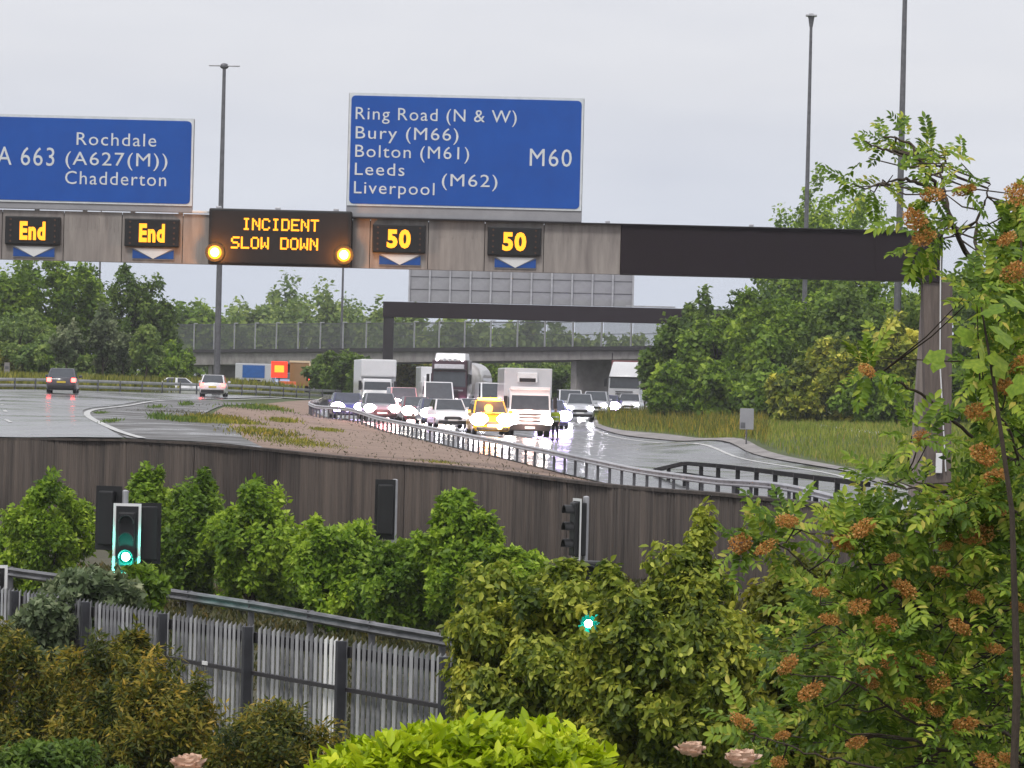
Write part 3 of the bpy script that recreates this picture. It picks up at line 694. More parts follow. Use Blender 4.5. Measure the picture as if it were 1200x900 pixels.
# black post and rail parapet on the right carriageway
pr = [(770,552,150),(805,553.5,138),(840,556,130),(889,561,121),(935,566,113),(984,571.5,106),(1020,575.5,101)]
t = thing('parapet_rail', 'black post and rail parapet beside the wet carriageway at right', 'railing', G(889, 121)); o = Vector(t.location)
sp = spline([(u, d) for u, v, d in pr], 40)
tp = [(770,551),(805,543),(844,546),(889,551),(935,557),(984,563),(1022,568)]
def prz(u, d, frac):
    zt = zof(u, float(np.interp(u, [a for a, b in tp], [b for a, b in tp])), d); zb_ = H(u, d)-.1
    return zb_+(zt-zb_)*frac
for fr, ww in ((1, .12), (.62, .10)):
    pts = [Vector(((u-600)/F*d, d, prz(u, d, fr)))-o for u, d in sp]
    for i0 in range(0, 39, 6):
        MB().loft([[p+Vector((a, 0, b)) for a, b in ((-.06, -ww/2), (.06, -ww/2), (.06, ww/2), (-.06, ww/2))] for p in pts[i0:min(i0+7, 40)]]).build('rail', mat('black_rail_paint', (.008, .008, .009), .7, spec=.15), t)
for u in (786, 805, 824, 844, 867, 889, 911, 935, 959, 984, 1012):
    d = float(np.interp(u, sp[:, 0], sp[:, 1])); zt = prz(u, d, 1); zb_ = H(u, d)-.2
    MB().box((0, 0, (zt-zb_)/2), (.13, .12, zt-zb_+.1), .01).build('post', M_blk, t).location = Vector(((u-600)/F*d, d, zb_))-o
# added block, its pale colour standing in for sky reflected on wet road
e = thing('wet_sheen_block', 'added pale block for the bright wet road where the white barrier stops beside the black railing', 'added block', G(1032, 99))
MB().hull8([(-.5, -.3, -.2), (.9, -.3, -.2), (.9, .3, -.2), (-.5, .3, -.2), (-.4, -.22, 1.0), (.9, -.2, .75), (.9, .2, .75), (-.4, .22, 1.0)], .04).build('block', mat('pale_wet_sheen', (.66, .67, .68), .6), e)
# fallen pipe/kerb on the bank, marker sign
a, b = G(958, 232), G(1048, 208); t = thing('drain_kerb', 'thin white concrete drain line lying on the grass bank', 'kerb', a)
mb = MB(); mb.tube([(0, 0, .12), tuple((b-a)/2+Vector((0, 0, .10))), tuple(b-a+Vector((0, 0, .12)))], .13, 6); mb.build('channel', mat('pale_kerb', (.6, .6, .6), .6), t)
p = G(876, 203); t = thing('marker_sign', 'small grey sign on a thin post in the grass verge at right', 'sign', p)
zc = zof(876, 491, 203)-p.z
MB().tube([(0, 0, -.2), (0, 0, zc+.5)], .04, 8).build('post', M_galvd, t)
MB().box((0, -.06, zc), (.66, .04, 1.0), .02).build('plate', M_grey, t)
MB().box((-.18, -.09, zc-.3), (.22, .02, .26)).build('symbol', M_galvd, t)
p = G(8, 305); t = thing('marker_post', 'short white post standing before the trees at the far left', 'post', p)
MB().box((0, 0, .8), (.38, .3, 2.0), .03).build('post', M_conc, t)
MB().box((0, -.16, 1.45), (.26, .02, .2)).build('plate', M_galvd, t)

# ------------------------------------------------------------------ palisade fence
pf = thing('palisade_fence', 'galvanised steel palisade fence running across the lower left', 'fence', (-.6, 50, -5.4))
dv = Vector((-1.32, 2.69, 0)).normalized(); fa = math.atan2(dv.y, dv.x); hF = 2.37
def pale(m, hgt):
    prof = [(-.050, 0), (-.040, -.006), (-.022, -.022), (0, -.027), (.022, -.022), (.040, -.006), (.050, 0)]
    V = []; Fc = []
    for x, y in prof: V += [(x, y, 0), (x, y, hgt-.05+(.050-abs(x))*1.1)]
    n = len(prof); V += [(x*1.0, y+.004, z) for x, y, z in V]
    for i in range(n-1): b = i*2; Fc += [(b, b+2, b+3, b+1), (b+2*n, b+1+2*n, b+3+2*n, b+2+2*n)]
    return npmesh('pale', V, Fc, m)
pm1 = pale(mat('bright_galvanised', (.85, .85, .88), .28, .75, c2=(.45, .45, .48), scale=3, stretch=(3, 3, .8)), hF); pm_glint = pale(M_white, hF); pm3 = pale(mat('dull_galvanised', (.34, .34, .36), .5, .5, c2=(.16, .16, .17), scale=4), hF)
g = random.Random(2); post_me = MB().box((0, 0, hF/2-.02), (.085, .12, hF), .01).mesh('post', mat('slate_post', (.055, .056, .065), .5, .3, c2=(.03, .03, .036)))
for k in range(-1, 8):
    for q in range(19):
        s_ = k*3+.12+q*.1525; 
        if k == -1 and q < 14: continue
        me = pm_glint if (k == 1 and q in (1, 2, 3, 4)) else g.choice([pm1, pm1, pm3] if k < 2 else [pm1, pm3, pm3])  # a few white pales put the steel's glint into the colour
        o = objm('pale', me, pf, dv*s_+Vector((0, 0, g.uniform(-.006, .006)))); o.rotation_euler = (0, g.uniform(-.004, .004), fa+g.uniform(-.03, .03))
    nn = Vector((-dv.y, dv.x, 0))
    if k >= 0:
        o = objm('post', post_me, pf, dv*(k*3)+nn*.12); o.rotation_euler = (0, 0, fa)
        o = MB().box((1.5, 0, 0), (2.9, .03, .14)).build('rail', M_dark, pf); o.location = dv*(k*3)-nn*.04+Vector((0, 0, hF-.17)); o.rotation_euler = (0, 0, fa)
        for z in (hF-.62, .35):
            o = MB().box((1.5, 0, 0), (2.9, .05, .05)).build('rail', M_dark, pf); o.location = dv*(k*3)+nn*.05+Vector((0, 0, z)); o.rotation_euler = (0, 0, fa)
for u, v, w, h in ((122, 772, .22, .14), (240, 777, .16, .05)):
    p = P(u, v, 58.5); t = thing('notice_plate', 'larger white blank plate low on the fence' if w > .2 else 'small white blank plate on the fence rail', 'plate', (p.x, 59.0 if w > .2 else 56.1, p.z)); t.location.x = P(u, v, t.location.y).x; t.location.z = P(u, v, t.location.y).z
    MB().box((0, 0, 0), (w, .02, h), .003).build('plate', M_white, t).rotation_euler = (0, 0, fa+math.pi)

# ------------------------------------------------------------------ traffic signals
def shead(parent, c, yaw, border=True, lit=None, board=True, wd=.50, hh=1.2, only_back=False):
    """head centre c (local), facing -Y turned by yaw; parts are direct children"""
    def add(mb, name, m, par=None, sm=False):
        bmesh.ops.rotate(mb.bm, verts=mb.bm.verts, cent=(0, 0, 0), matrix=rot_z(yaw))
        bmesh.ops.translate(mb.bm, verts=mb.bm.verts, vec=c); return mb.build(name, m, par or parent, sm)
    h = add(MB().box((0, .02, 0), (.30, .24, .98), .03), 'head_housing', M_blk)
    if board:
        if border:
            add(MB().box((0, -.005, 0), (wd, .015, hh), .0), 'board_border', M_white)
            add(MB().box((0, -.016, 0), (wd-.10, .012, hh-.10)), 'backing_board', M_blk)
            add(MB().box((0, .012, 0), (wd-.01, .015, hh-.01)), 'backing_board', M_blk)
        else: add(MB().box((0, -.01, 0), (wd, .02, hh), .0), 'backing_board', M_blk)
    for k, z in enumerate((.31, 0, -.31)):
        on = (lit == k)
        m = M_green if on else mat('dark_lens_%s' % ('red', 'amber', 'green')[k], ((.12, .004, .004), (.09, .05, .01), (.01, .06, .05))[k], .2)
        ln = add(MB().tube([(0, -.045, z), (0, -.075 if not on else -.10, z)], .10 if not on else (.128 if board else .17), 20), 'lens', m)
        if on: add(MB().sphere((0, -.10, z), .075 if board else .052, (1, .5, 1), 14, 8), 'lamp_core', M_greenc, ln, True); pl_ = bpy.data.lights.new('signal_light', 'POINT'); pl_.energy = 45 if board else 6; pl_.color = (.02, 1, .72); pl_.shadow_soft_size = .08; lo = link(bpy.data.objects.new('signal_light', pl_), ln); lo.location = Vector(c)+rot_z(yaw) @ Vector((0, -.38, z))
        mb = MB(); n = 12; r = .13
        A = [[(r*math.cos(math.radians(-10+200*i/n)), y0, z+r*math.sin(math.radians(-10+200*i/n))) for i in range(n+1)] for y0 in (-.03, -.26)]
        A += [[(x*.9, y, z+(zz-z)*.9) for x, y, zz in A[1]], [(x*.9, y, z+(zz-z)*.9) for x, y, zz in A[0]]]
        for a_, b_ in zip(A, A[1:]):
            va = [mb.bm.verts.new(p) for p in a_]; vb2 = [mb.bm.verts.new(p) for p in b_]
            for i in range(n): mb.bm.faces.new((va[i], va[i+1], vb2[i+1], vb2[i]))
        add(mb, 'hood', M_blk)
    return h
def sigpole(label, u, v, d, z0=None):
    x = P(u, v, d).x; zt = P(u, v, d).z; b = GL(d) if z0 is None else z0
    t = thing('traffic_signal', label, 'traffic light', (x, d, b), group='traffic signals at the slip road')
    MB().tube([(0, 0, -.1), (0, 0, zt-b)], .057, 12).build('pole', M_galv, t)
    MB().sphere((0, 0, zt-b), .06, (1, 1, .5)).build('pole_cap', M_galv, t)
    return t
def cl(t, u, v, d): p = P(u, v, d); return (p.x-t.location.x, d-t.location.y, p.z-t.location.z)
t = sigpole('traffic light showing bright green at left, with two more black heads on its pole', 147, 576, 77)
shead(t, cl(t, 148.5, 632, 76.6), 0, True, 2, wd=.50, hh=1.29)
shead(t, cl(t, 127, 607, 77.1), math.radians(158), False, None, wd=.52, hh=1.16)
shead(t, cl(t, 173, 625, 77.05), math.radians(200), False, None, wd=.5, hh=1.1)
MB().box((cl(t, 150, 600, 77)[0], 0, cl(t, 150, 600, 77)[2]), (.6, .06, .06)).build('bracket', M_blk, t)
t = sigpole('back of a black traffic light in the middle, left of its grey pole', 463, 563, 84)
shead(t, cl(t, 451, 597, 83.9), math.radians(186), False, None, wd=.40, hh=1.18)
t = sigpole('traffic light seen side on with white edged board, in front of the brown wall', 687, 583, 78)
shead(t, cl(t, 676, 620, 77.9), math.radians(-72), True, None, wd=.46, hh=1.12)
t = sigpole('green light glowing through the leaves of the central bush', 703, 690, 55)
shead(t, cl(t, 690, 702, 54.8), 0, False, 2, board=False)
t = sigpole('traffic light cut off by the left edge, white border showing', -14, 655, 70)
shead(t, cl(t, -10, 705, 69.7), .1, True, None, wd=.5, hh=1.2)

# ------------------------------------------------------------------ vehicles (front faces local -Y)
def paint(name, c, rough=.28): return mat('paint_'+name, c, rough, 0, c2=tuple(x*.9 for x in c), scale=.8, coat=.6, spec=.5)
def wheel_meshes(r=.32, w=.21):
    a = MB().tube([(-w/2, 0, 0), (-w/2+.03, 0, 0), (w/2-.03, 0, 0), (w/2, 0, 0)], [r*.9, r, r, r*.9], 18).mesh('wheel', M_tyre)
    b = MB().tube([(-w/2-.008, 0, 0), (w/2+.008, 0, 0)], r*.62, 12).mesh('rim', M_chrome)
    return a, b
WHS = wheel_meshes(); WHL = wheel_meshes(.5, .3)
def wheel(t, x, y, big=False):
    a, b = WHL if big else WHS; r = .5 if big else .32
    o = objm('wheel', a, t, (x, y, r)); objm('rim', b, o)
def glassq(name, t, q, inset=.08, off=.014, m=None, ins2=None):
    q = [Vector(p) for p in q]; c = sum(q, Vector())/4
    n = (q[1]-q[0]).cross(q[3]-q[0]).normalized()
    if n.dot(c-Vector((0, c.y*.0+0, c.z-.3))) < 0 and abs(n.x) > .5: n = -n
    r = [p+(c-p)*inset + n*off for p in q]; r2 = [p-n*.02 for p in r]
    bm = MB(); bm.hull8(r2+r); return bm.build(name, m or M_glass, t)
SPEC = dict(hatch=(4.1, 1.78, 1.48, .93, 1.0, 1.75, -.85, -.10), saloon=(4.6, 1.82, 1.45, .92, 1.25, 2.0, -1.25, -.45), suv=(4.5, 1.88, 1.72, 1.08, 1.05, 1.75, -.75, -.12),
            van=(5.2, 2.0, 2.35, 1.22, .65, 1.45, -.12, -.04), smallvan=(4.4, 1.8, 1.85, 1.08, .95, 1.6, -.15, -.05))
def car(label, u, d, yaw, pm, kind='hatch', lit='head', hm=None, cat='car', group=None, name=None, hsz=.15, z=0, hs=(1, 1), ftint=None):
    L_, Wd, Hh, hood, wsb, wst, rst, rsb = SPEC[kind]; hw = Wd/2; f = -L_/2; r = L_/2
    loc = G(u, d, .08+z)
    t = thing(name or ('van' if 'van' in kind else 'car'), label, cat, loc, math.radians(yaw), group)
    # lower body loft
    st = [(f, .30, hood*.66, .78), (f+.12, .22, hood*.80, .90), (f+.45, .20, hood*.92, .97), (f+wsb, .20, hood, 1), (0, .20, hood+.02, 1.0), (r-.6, .20, hood+.03, 1), (r-.15, .24, hood+.01, .95), (r, .32, hood*.9, .86)]
    rings = []
    for y, z0, z1, w in st:
        w *= hw; zm = z0+(z1-z0)*.55
        rings.append([(-w*.9, y, z0), (-w, y, z0+.12), (-w, y, zm), (-w*.95, y, z1-.04), (-w*.82, y, z1), (0, y, z1+.03), (w*.82, y, z1), (w*.95, y, z1-.04), (w, y, zm), (w, y, z0+.12), (w*.9, y, z0)])
    b = MB().loft(rings); b.build('body', pm, t, True)
    bw, tw = hw*.93, hw*(.76 if 'van' not in kind else .86)
    c8 = [(-bw, f+wsb, hood-.03), (bw, f+wsb, hood-.03), (bw, r+rsb, hood-.03), (-bw, r+rsb, hood-.03), (-tw, f+wst, Hh), (tw, f+wst, Hh), (tw, r+rst, Hh), (-tw, r+rst, Hh)]
    MB().hull8(c8, .06, 2).build('roof', pm, t, True)
    glassq('windscreen', t, [c8[0], c8[1], c8[5], c8[4]], .10)
    if not ('van' == kind and lit == 'head'): glassq('rear_window', t, [c8[2], c8[3], c8[7], c8[6]], .12)
    for s in (1, -1):
        q = [c8[1], c8[2], c8[6], c8[5]] if s == 1 else [c8[0], c8[3], c8[7], c8[4]]
        q = [Vector(p) for p in q]
        def lerp(a, b_, t_): return a+(b_-a)*t_
        for a, e in (((.03, .48), (.52, .94)) if kind != 'van' else ((.02, .30),)):
            qq = [lerp(q[0], q[1], a), lerp(q[0], q[1], e), lerp(q[3], q[2], a), lerp(q[3], q[2], e)]
            qq = [qq[0], qq[1], qq[3], qq[2]]
            n = (qq[1]-qq[0]).cross(qq[3]-qq[0]).normalized(); n = n if n.x*s > 0 else -n
            c = sum(qq, Vector())/4; r1 = [p+(c-p)*.1+n*.014 for p in qq]; r0 = [p-n*.03 for p in r1]
            MB().hull8(r0+r1).build('side_window', M_glass, t)
        MB().box((s*(hw+.09), f+wsb+.42, hood+.08), (.2, .1, .15), .03).build('wing_mirror', pm, t)
        wheel(t, s*(hw-.12), f+.78); wheel(t, s*(hw-.12), r-.78)
        hx = s*hw*.70; hl = hood*.72
        on = lit == 'head' and (hs[0] if s < 0 else hs[1])
        MB().sphere((hx, f+.06, hl), hsz*(1.2 if on else .9), (1.25, .55, .85 if on else .6), 14, 9).build('headlight', (hm or M_head) if on else M_headoff, t, True)
        MB().box((s*hw*.80, r-.03, hood*.85), (.26, .14, .24), .04).build('tail_light', M_tail if lit == 'tail' else M_tailoff, t)
    if lit == 'head' and hm is not None:
        pl_ = bpy.data.lights.new('headlamp_light', 'POINT'); pl_.energy = 130; pl_.shadow_soft_size = .3
        pl_.color = {'lilac_headlamp_lit': (.55, .40, 1), 'pinkish_headlamp_lit': (1, .35, .38)}.get(hm.name, (1, .72, .6)); lo = link(bpy.data.objects.new('headlamp_light', pl_), t); lo.location = (0, f-1.1, .75)
    MB().box((0, f+.015, hood*.56), (Wd*.50, .10, .16), .02).build('grille', M_blk, t)
    MB().box((0, f+.0, .33), (Wd*.84, .16, .16), .04).build('bumper', M_blk, t)
    MB().box((0, r+.0, .38), (Wd*.86, .16, .22), .04).build('bumper', M_blk, t)
    MB().box((0, f-.065, hood*.44), (.52, .02, .11)).build('number_plate', M_white, t)
    MB().box((0, r+.02, hood*.72), (.52, .03, .11)).build('number_plate', mat('yellow_plate', (.75, .55, .05), .4), t)
    return t
wh, sil, gry, dbl, blk_, mar, yel = paint('white', (.78, .78, .80)), paint('silver', (.45, .46, .50)), paint('grey', (.20, .21, .24)), paint('dark_blue', (.03, .035, .10)), paint('black', (.02, .02, .025)), paint('maroon', (.13, .012, .03)), paint('yellow', (.85, .45, .02))
pink, lblue = paint('pink_glow', (.62, .34, .36)), paint('lilac_glow', (.38, .42, .62))  # pink and lilac glow of nearby lamps put into the body colour
J = 'vehicles queuing on the motorway'
def C(label, *a, **k): return car(label, *a, group=J, **k)
C('dark blue car at the left end of the queue, half behind the grey car', 407, 238, 6, dbl, 'saloon', hm=M_lil, hsz=.26)
C('grey-blue saloon in front at the left end of the queue with both headlights lit', 445, 222, 6, gry, 'saloon', hm=M_pnk, hsz=.21)
C('pale pinkish van glaring behind the grey-blue saloon', 472, 262, 7, pink, 'smallvan', hm=M_pnk, hsz=.38, cat='van', name='van')
C('white van with large windscreen just left of the tanker lorry', 512, 262, 6, wh, 'van', hm=M_headw, hsz=.16, cat='van', name='van')
C('dark car with one bright lamp squeezed behind the white hatchback', 510, 238, 7, dbl, 'saloon', hm=M_headw, hsz=.26)
C('red car mostly hidden by glare left of the dark car', 488, 246, 7, mar, 'hatch', hm=M_headw, hsz=.26)
C('white hatchback at the front of the queue, left of the yellow patrol car', 526, 217, 8, wh, 'hatch', hsz=.13)
C('small white van far back between tanker and box lorry', 561, 300, 6, wh, 'smallvan', hsz=.12, cat='van', name='van')
C('silver car behind the yellow patrol car roof', 553, 262, 6, sil, 'hatch', hsz=.14)
C('white van close behind the left flank of the box lorry', 577, 275, 6, wh, 'van', hsz=.12, cat='van', name='van')
C('lilac-silver car with bright lamps right behind the box lorry', 646, 258, 5, lblue, 'suv', hm=M_lil, hsz=.30)
C('white people carrier in the middle of the right-hand row', 668, 300, 3, wh, 'smallvan', hsz=.15)
C('pale silver estate car with wide windscreen beside the dark bonnet', 680, 278, 0, sil, 'suv', hsz=.14)
C('white topped car with dark bonnet nearest the grass bank', 699, 292, -4, sil, 'suv', hsz=.15)
C('dark blue car with two lilac headlights in front of the white articulated lorry', 713, 310, -6, dbl, 'saloon', hm=M_lil, hsz=.30)
C('low white car tucked under the front of the articulated lorry', 739, 316, -6, wh, 'saloon', hsz=.12)
# patrol car
t = C('yellow patrol car with amber roof light and glaring headlamps at the front of the queue', 573, 212, 6, yel, 'suv', hm=M_head, hsz=.30, cat='patrol car')
MB().box((0, -.35, 1.78), (1.1, .25, .13), .03).build('light_bar', mat('amber_beacon', (.9, .4, .05), .4, emit=(1, .33, .02), es=25), t)
MB().box((0, -1.72, 1.12), (1.2, .5, .03)).build('bonnet_stripe', mat('paint_orange', (.8, .2, .02), .35), t)
MB().sphere((.35, -2.28, .42), .16, (1, .5, 1)).build('fog_light', mat('amber_fog_lamp', (.9, .5, .1), .4, emit=(1, .6, .12), es=22), t)
pl_ = bpy.data.lights.new('beacon_light', 'POINT'); pl_.energy = 260; pl_.color = (1, .30, .02); pl_.shadow_soft_size = .2; lo = link(bpy.data.objects.new('beacon_light', pl_), t); lo.location = (0, -.9, 2.15)
pl_ = bpy.data.lights.new('fog_lamp_light', 'POINT'); pl_.energy = 120; pl_.color = (1, .45, .05); pl_.shadow_soft_size = .2; lo = link(bpy.data.objects.new('fog_lamp_light', pl_), t); lo.location = (.3, -3.1, .6)
# left road
car('dark estate car with pale roof and red tail lights driving away on the slip road', 74, 252, 183, paint('charcoal', (.045, .047, .06)), 'hatch', lit='tail')
car('white hatchback with red tail lights driving away along the slip road', 251, 288, 181, wh, 'hatch', lit='tail')

car('white car standing behind the far slip road barrier, only its roof showing', 213, 304, 95, wh, 'saloon', lit=None, z=-.45)

# lorries
def truck_wheels(t, ys, hw=1.1):
    for y in ys:
        for s in (-1, 1): wheel(t, s*(hw-.16), y, True)
def lorry_front(t, W_, Hc, pm, wsz, y0=-3.0, lamp_z=.75, lampm=None, hsz=.17, lampx=.80, slope=.12, depth=2.0, lower=None):
    hw = W_/2
    MB().hull8([(-hw, y0, .55), (hw, y0, .55), (hw, y0+depth, .55), (-hw, y0+depth, .55), (-hw*.95, y0+slope, Hc), (hw*.95, y0+slope, Hc), (hw*.95, y0+depth, Hc), (-hw*.95, y0+depth, Hc)], .10, 3).build('cab', pm, t, True)
    z0, z1 = wsz; f0 = y0+slope*(z0-.55)/(Hc-.55); f1 = y0+slope*(z1-.55)/(Hc-.55); k0 = hw*.90
    MB().hull8([(-k0, f0-.01, z0), (k0, f0-.01, z0), (k0, f0+.1, z0), (-k0, f0+.1, z0), (-k0*.95, f1-.012, z1), (k0*.95, f1-.012, z1), (k0*.95, f1+.1, z1), (-k0*.95, f1+.1, z1)], .03).build('windscreen', M_glass, t)
    for s in (-1, 1):
        MB().box((s*(hw+.01), y0+.75, (z0+z1)/2), (.03, .9, (z1-z0)*.75), .0).build('side_window', M_glass, t)
        MB().box((s*(hw+.17), y0-.02, (z0+z1)/2+.02), (.2, .12, .62), .03).build('wing_mirror', M_blk, t)
        MB().sphere((s*hw*lampx, y0-.02, lamp_z), hsz, (1.2, .5, .9), 14, 9).build('headlight', lampm or M_headw, t, True)
    for k in range(3): MB().box((0, y0-.015, z0-.24-k*.17), (W_*.52, .05, .07)).build('grille_bar', M_blk, t)
    MB().box((0, y0-.03, .50), (W_*.97, .3, .36), .05).build('bumper', lower or M_blk, t)
    MB().box((0, y0-.19, .5), (.52, .02, .11)).build('number_plate', M_white, t)
# box lorry
b = G(617, 226, .08); t = thing('box_lorry', 'white box lorry with fridge unit leading the queue', 'lorry', b, math.radians(3.5), J)
lorry_front(t, 2.25, 2.52, wh, (1.42, 2.18), -3.4, .85, M_headw, .24, .82, .16)
MB().box((-.05, .95, 2.28), (2.52, 6.0, 2.65), .05).build('cargo_box', paint('offwhite', (.60, .60, .62)), t)
MB().box((-.1, -2.18, 3.12), (1.05, .3, .52), .05).build('fridge_unit', M_white, t); MB().box((-.1, -2.345, 2.98), (.85, .03, .2), .01).build('fridge_grille', M_blk, t)
MB().box((0, -3.2, 2.55), (2.1, .35, .16), .04).build('sun_visor', wh, t)
pl_ = bpy.data.lights.new('headlamp_light', 'POINT'); pl_.energy = 160; pl_.color = (1, .62, .52); pl_.shadow_soft_size = .3; lo = link(bpy.data.objects.new('headlamp_light', pl_), t); lo.location = (0, -4.9, .9)
MB().box((0, 1.2, .75), (.9, 6.0, .3)).build('chassis', M_blk, t); truck_wheels(t, (-2.5, 2.4))
# tanker
b = G(542, 290, .08); t = thing('tanker_lorry', 'dark maroon tanker lorry with roof light bar towering over the queue', 'lorry', b, math.radians(-8), J)
lorry_front(t, 2.5, 3.65, mat('paint_dark_maroon', (.05, .012, .025), .3, coat=.5), (1.85, 2.85), -6, .8, M_head, .26, .80, .10, 2.2)
MB().hull8([(-1.15, -5.95, 3.0), (1.15, -5.95, 3.0), (1.15, -3.9, 3.0), (-1.15, -3.9, 3.0), (-1.0, -5.5, 4.1), (1.0, -5.5, 4.1), (1.0, -3.9, 4.1), (-1.0, -3.9, 4.1)], .1, 3).build('roof_fairing', wh, t, True)
for x in (-.85, -.35, 0, .35, .85):
    MB().sphere((x, -5.85, 3.62), .12, (1, .6, 1)).build('roof_lamp', M_headoff if abs(x) < .8 else mat('roof_lamp_lit', (.9, .85, .9), .3, emit=(1, .9, 1), es=3), t)
MB().box((0, -6.0, 3.2), (2.0, .12, .3), .03).build('name_board', mat('pale_board', (.72, .70, .75), .4), t)
MB().box((0, -5.98, 2.98), (2.3, .35, .1), .03).build('sun_visor', M_blk, t)
MB().box((0, -6.02, 1.62), (1.9, .04, .10)).build('trim_bar', M_chrome, t)
mb = MB(); mb.tube([(0, -3.4, 2.35), (0, -3.2, 2.35), (0, 5.6, 2.35), (0, 5.8, 2.35)], [1.0, 1.22, 1.22, 1.0], 20); mb.build('tank', paint('tank_cream', (.62, .58, .55)), t, True)
MB().tube([(-1.35, -3.7, .8), (-1.35, -3.7, 3.2)], .14, 10).build('exhaust_stack', M_chrome, t)
MB().box((0, 1, .95), (1.0, 12.5, .35)).build('chassis', M_blk, t); truck_wheels(t, (-5, -1.4, 3.2, 4.5))
# articulated lorry
b = G(742, 325, .08); t = thing('articulated_lorry', 'white cabbed articulated lorry with maroon trailer beside the right-hand trees', 'lorry', b, math.radians(-8), J)
lorry_front(t, 2.5, 2.7, wh, (1.75, 2.55), -6, .75, M_headw, .12, .82, .12, 2.3, wh)
MB().hull8([(-1.2, -5.88, 2.62), (1.2, -5.88, 2.62), (1.2, -3.7, 2.62), (-1.2, -3.7, 2.62), (-1.0, -5.0, 3.75), (1.05, -5.0, 3.75), (1.1, -3.7, 3.75), (-1.05, -3.7, 3.75)], .12, 3).build('roof_fairing', wh, t, True)
MB().box((0, 2.6, 2.5), (2.6, 12, 2.75), .03).build('trailer', paint('trailer_maroon', (.20, .045, .045), .5), t)
MB().box((-1.28, -3.2, 3.9), (.08, .08, 1.1), 0).build('corner_post', M_dark, t)
MB().box((0, -5.95, 2.58), (2.3, .3, .1), .02).build('sun_visor', M_blk, t)
MB().box((0, 2, .95), (1.0, 13, .3)).build('chassis', M_blk, t); truck_wheels(t, (-5, -1.8, 5, 6.3, 7.6), 1.2)
# luton
b = G(437, 283, .08); t = thing('luton_van', 'white high-roofed box van at the back left of the queue by the gantry post', 'van', b, math.radians(8), J)
lorry_front(t, 2.0, 2.05, wh, (1.3, 1.85), -3.0, .8, M_headw, .12, .8, .25, 1.8)
MB().box((.1, 0, 2.05), (2.35, 4.3, 2.5), .06).build('cargo_box', wh, t); MB().box((.1, -2.0, 2.75), (2.33, 1.2, 1.15), .1).build('luton_head', wh, t)
MB().box((0, .5, .6), (.9, 4.5, .3)).build('chassis', M_blk, t); truck_wheels(t, (-2.2, 1.4), 1.0)
b = G(509, 302, .08); t = thing('box_van', 'white van roof peeping out left of the tanker lorry', 'van', b, math.radians(6), J)
lorry_front(t, 2.0, 2.4, wh, (1.3, 1.9), -2.5, .8, M_headw, .12, .8, .25, 1.8)
MB().box((.0, 0.6, 1.85), (2.2, 4.3, 2.5), .06).build('cargo_box', wh, t); truck_wheels(t, (-1.7, 1.6), 1.0)

# things parked beyond the slip road under the bridge
def base_at(u, d): return G(u, d)
d = 352; K = F/d
b = base_at(297, d); t = thing('lorry_trailer', 'white trailer with a blue panel parked below the bridge', 'trailer', b); zt = zof(297, 426, d)-b.z; zl = zof(297, 447.5, d)-b.z
MB().box((0, 1, (zt+zl)/2), (43/K, 2.2, zt-zl), .05).build('body', paint('trailer_grey', (.55, .58, .62), .5), t)
MB().box((0, -.12, (zt+zl)/2+.1), (26/K, .04, (zt-zl)*.68)).build('blue_panel', mat('panel_blue', (.02, .13, .45), .5), t)
MB().box((0.1, -.12, zl+.12), (14/K, .05, .14)).build('lower_strip', M_blk, t)
for x in (-.9, .9): wheel(t, x, .4); wheel(t, x, 1.5)
MB().box((0, 1, zl/2+.2), (2.0, 1.8, .2)).build('chassis', M_blk, t)
b = base_at(327, d-4); t = thing('warning_board', 'red edged warning board lit bright amber beside the blue-panelled trailer', 'warning sign', b); zc = zof(327, 433, d-4)-b.z
MB().tube([(0, 0, -.2), (0, 0, zc)], .06, 8).build('post', M_dark, t)
MB().box((0, -.05, zc), (19/K, .1, 19/K), .03).build('board', mat('red_board', (.55, .03, .02), .4, emit=(1, .06, .02), es=.9), t)
MB().box((0, -.12, zc+.05), (11/K, .05, 8/K), .02).build('lamp_panel', M_amberL, t)
b = base_at(351, d); t = thing('box_lorry', 'brown sided box lorry with pale roof edge parked below the bridge', 'lorry', b); zt = zof(351, 425, d)-b.z; zl = zof(351, 456, d)-b.z
zl = max(zl, .5)
MB().box((0, 2, (zt+zl)/2), (23/K, 4.5, zt-zl), .03).build('cargo_box', paint('ochre', (.30, .17, .06), .5), t)
MB().box((0, 2, zt+.08), (24/K, 4.6, .16)).build('roof_edge', paint('cream', (.75, .62, .42), .5), t); MB().box((23/K/2+.02, -.2, (zt+zl)/2), (.14, .12, zt-zl)).build('corner_post', paint('cream', (1, 1, 1)), t)
for x in (-.55, .55): wheel(t, x, .6, True); wheel(t, x, 3.2, True)
car('pale blue car parked low beside the lit warning board', 333, 362, 4, paint('sky_blue', (.30, .38, .62)), 'hatch', lit=None)
car('white car with red tail light standing in the weeds behind the barrier nose', 381, 352, 170, wh, 'suv', lit='tail', z=.1)
for i, (u, s) in enumerate(((331, 'left'), (337, 'middle'), (343, 'right'))):
    b = base_at(u, 342); t = thing('road_barrier', 'orange plastic road barrier, %s of the three below the brown lorry' % s, 'barrier', b, 0, 'orange plastic barriers by the parked lorry')
    MB().hull8([(-.33, -.2, 0), (.33, -.2, 0), (.33, .2, 0), (-.33, .2, 0), (-.28, -.06, .95), (.28, -.06, .95), (.28, .06, .95), (-.28, .06, .95)], .03).build('body', mat('orange_plastic', (.85, .16, .04), .5), t)
    MB().box((0, -.14, .62), (.5, .03, .16)).build('white_band', M_white, t)
b = base_at(391, 340); t = thing('portable_sign', 'small blue square sign beside the barrier nose', 'sign', b); zc = zof(391, 454, 340)-b.z
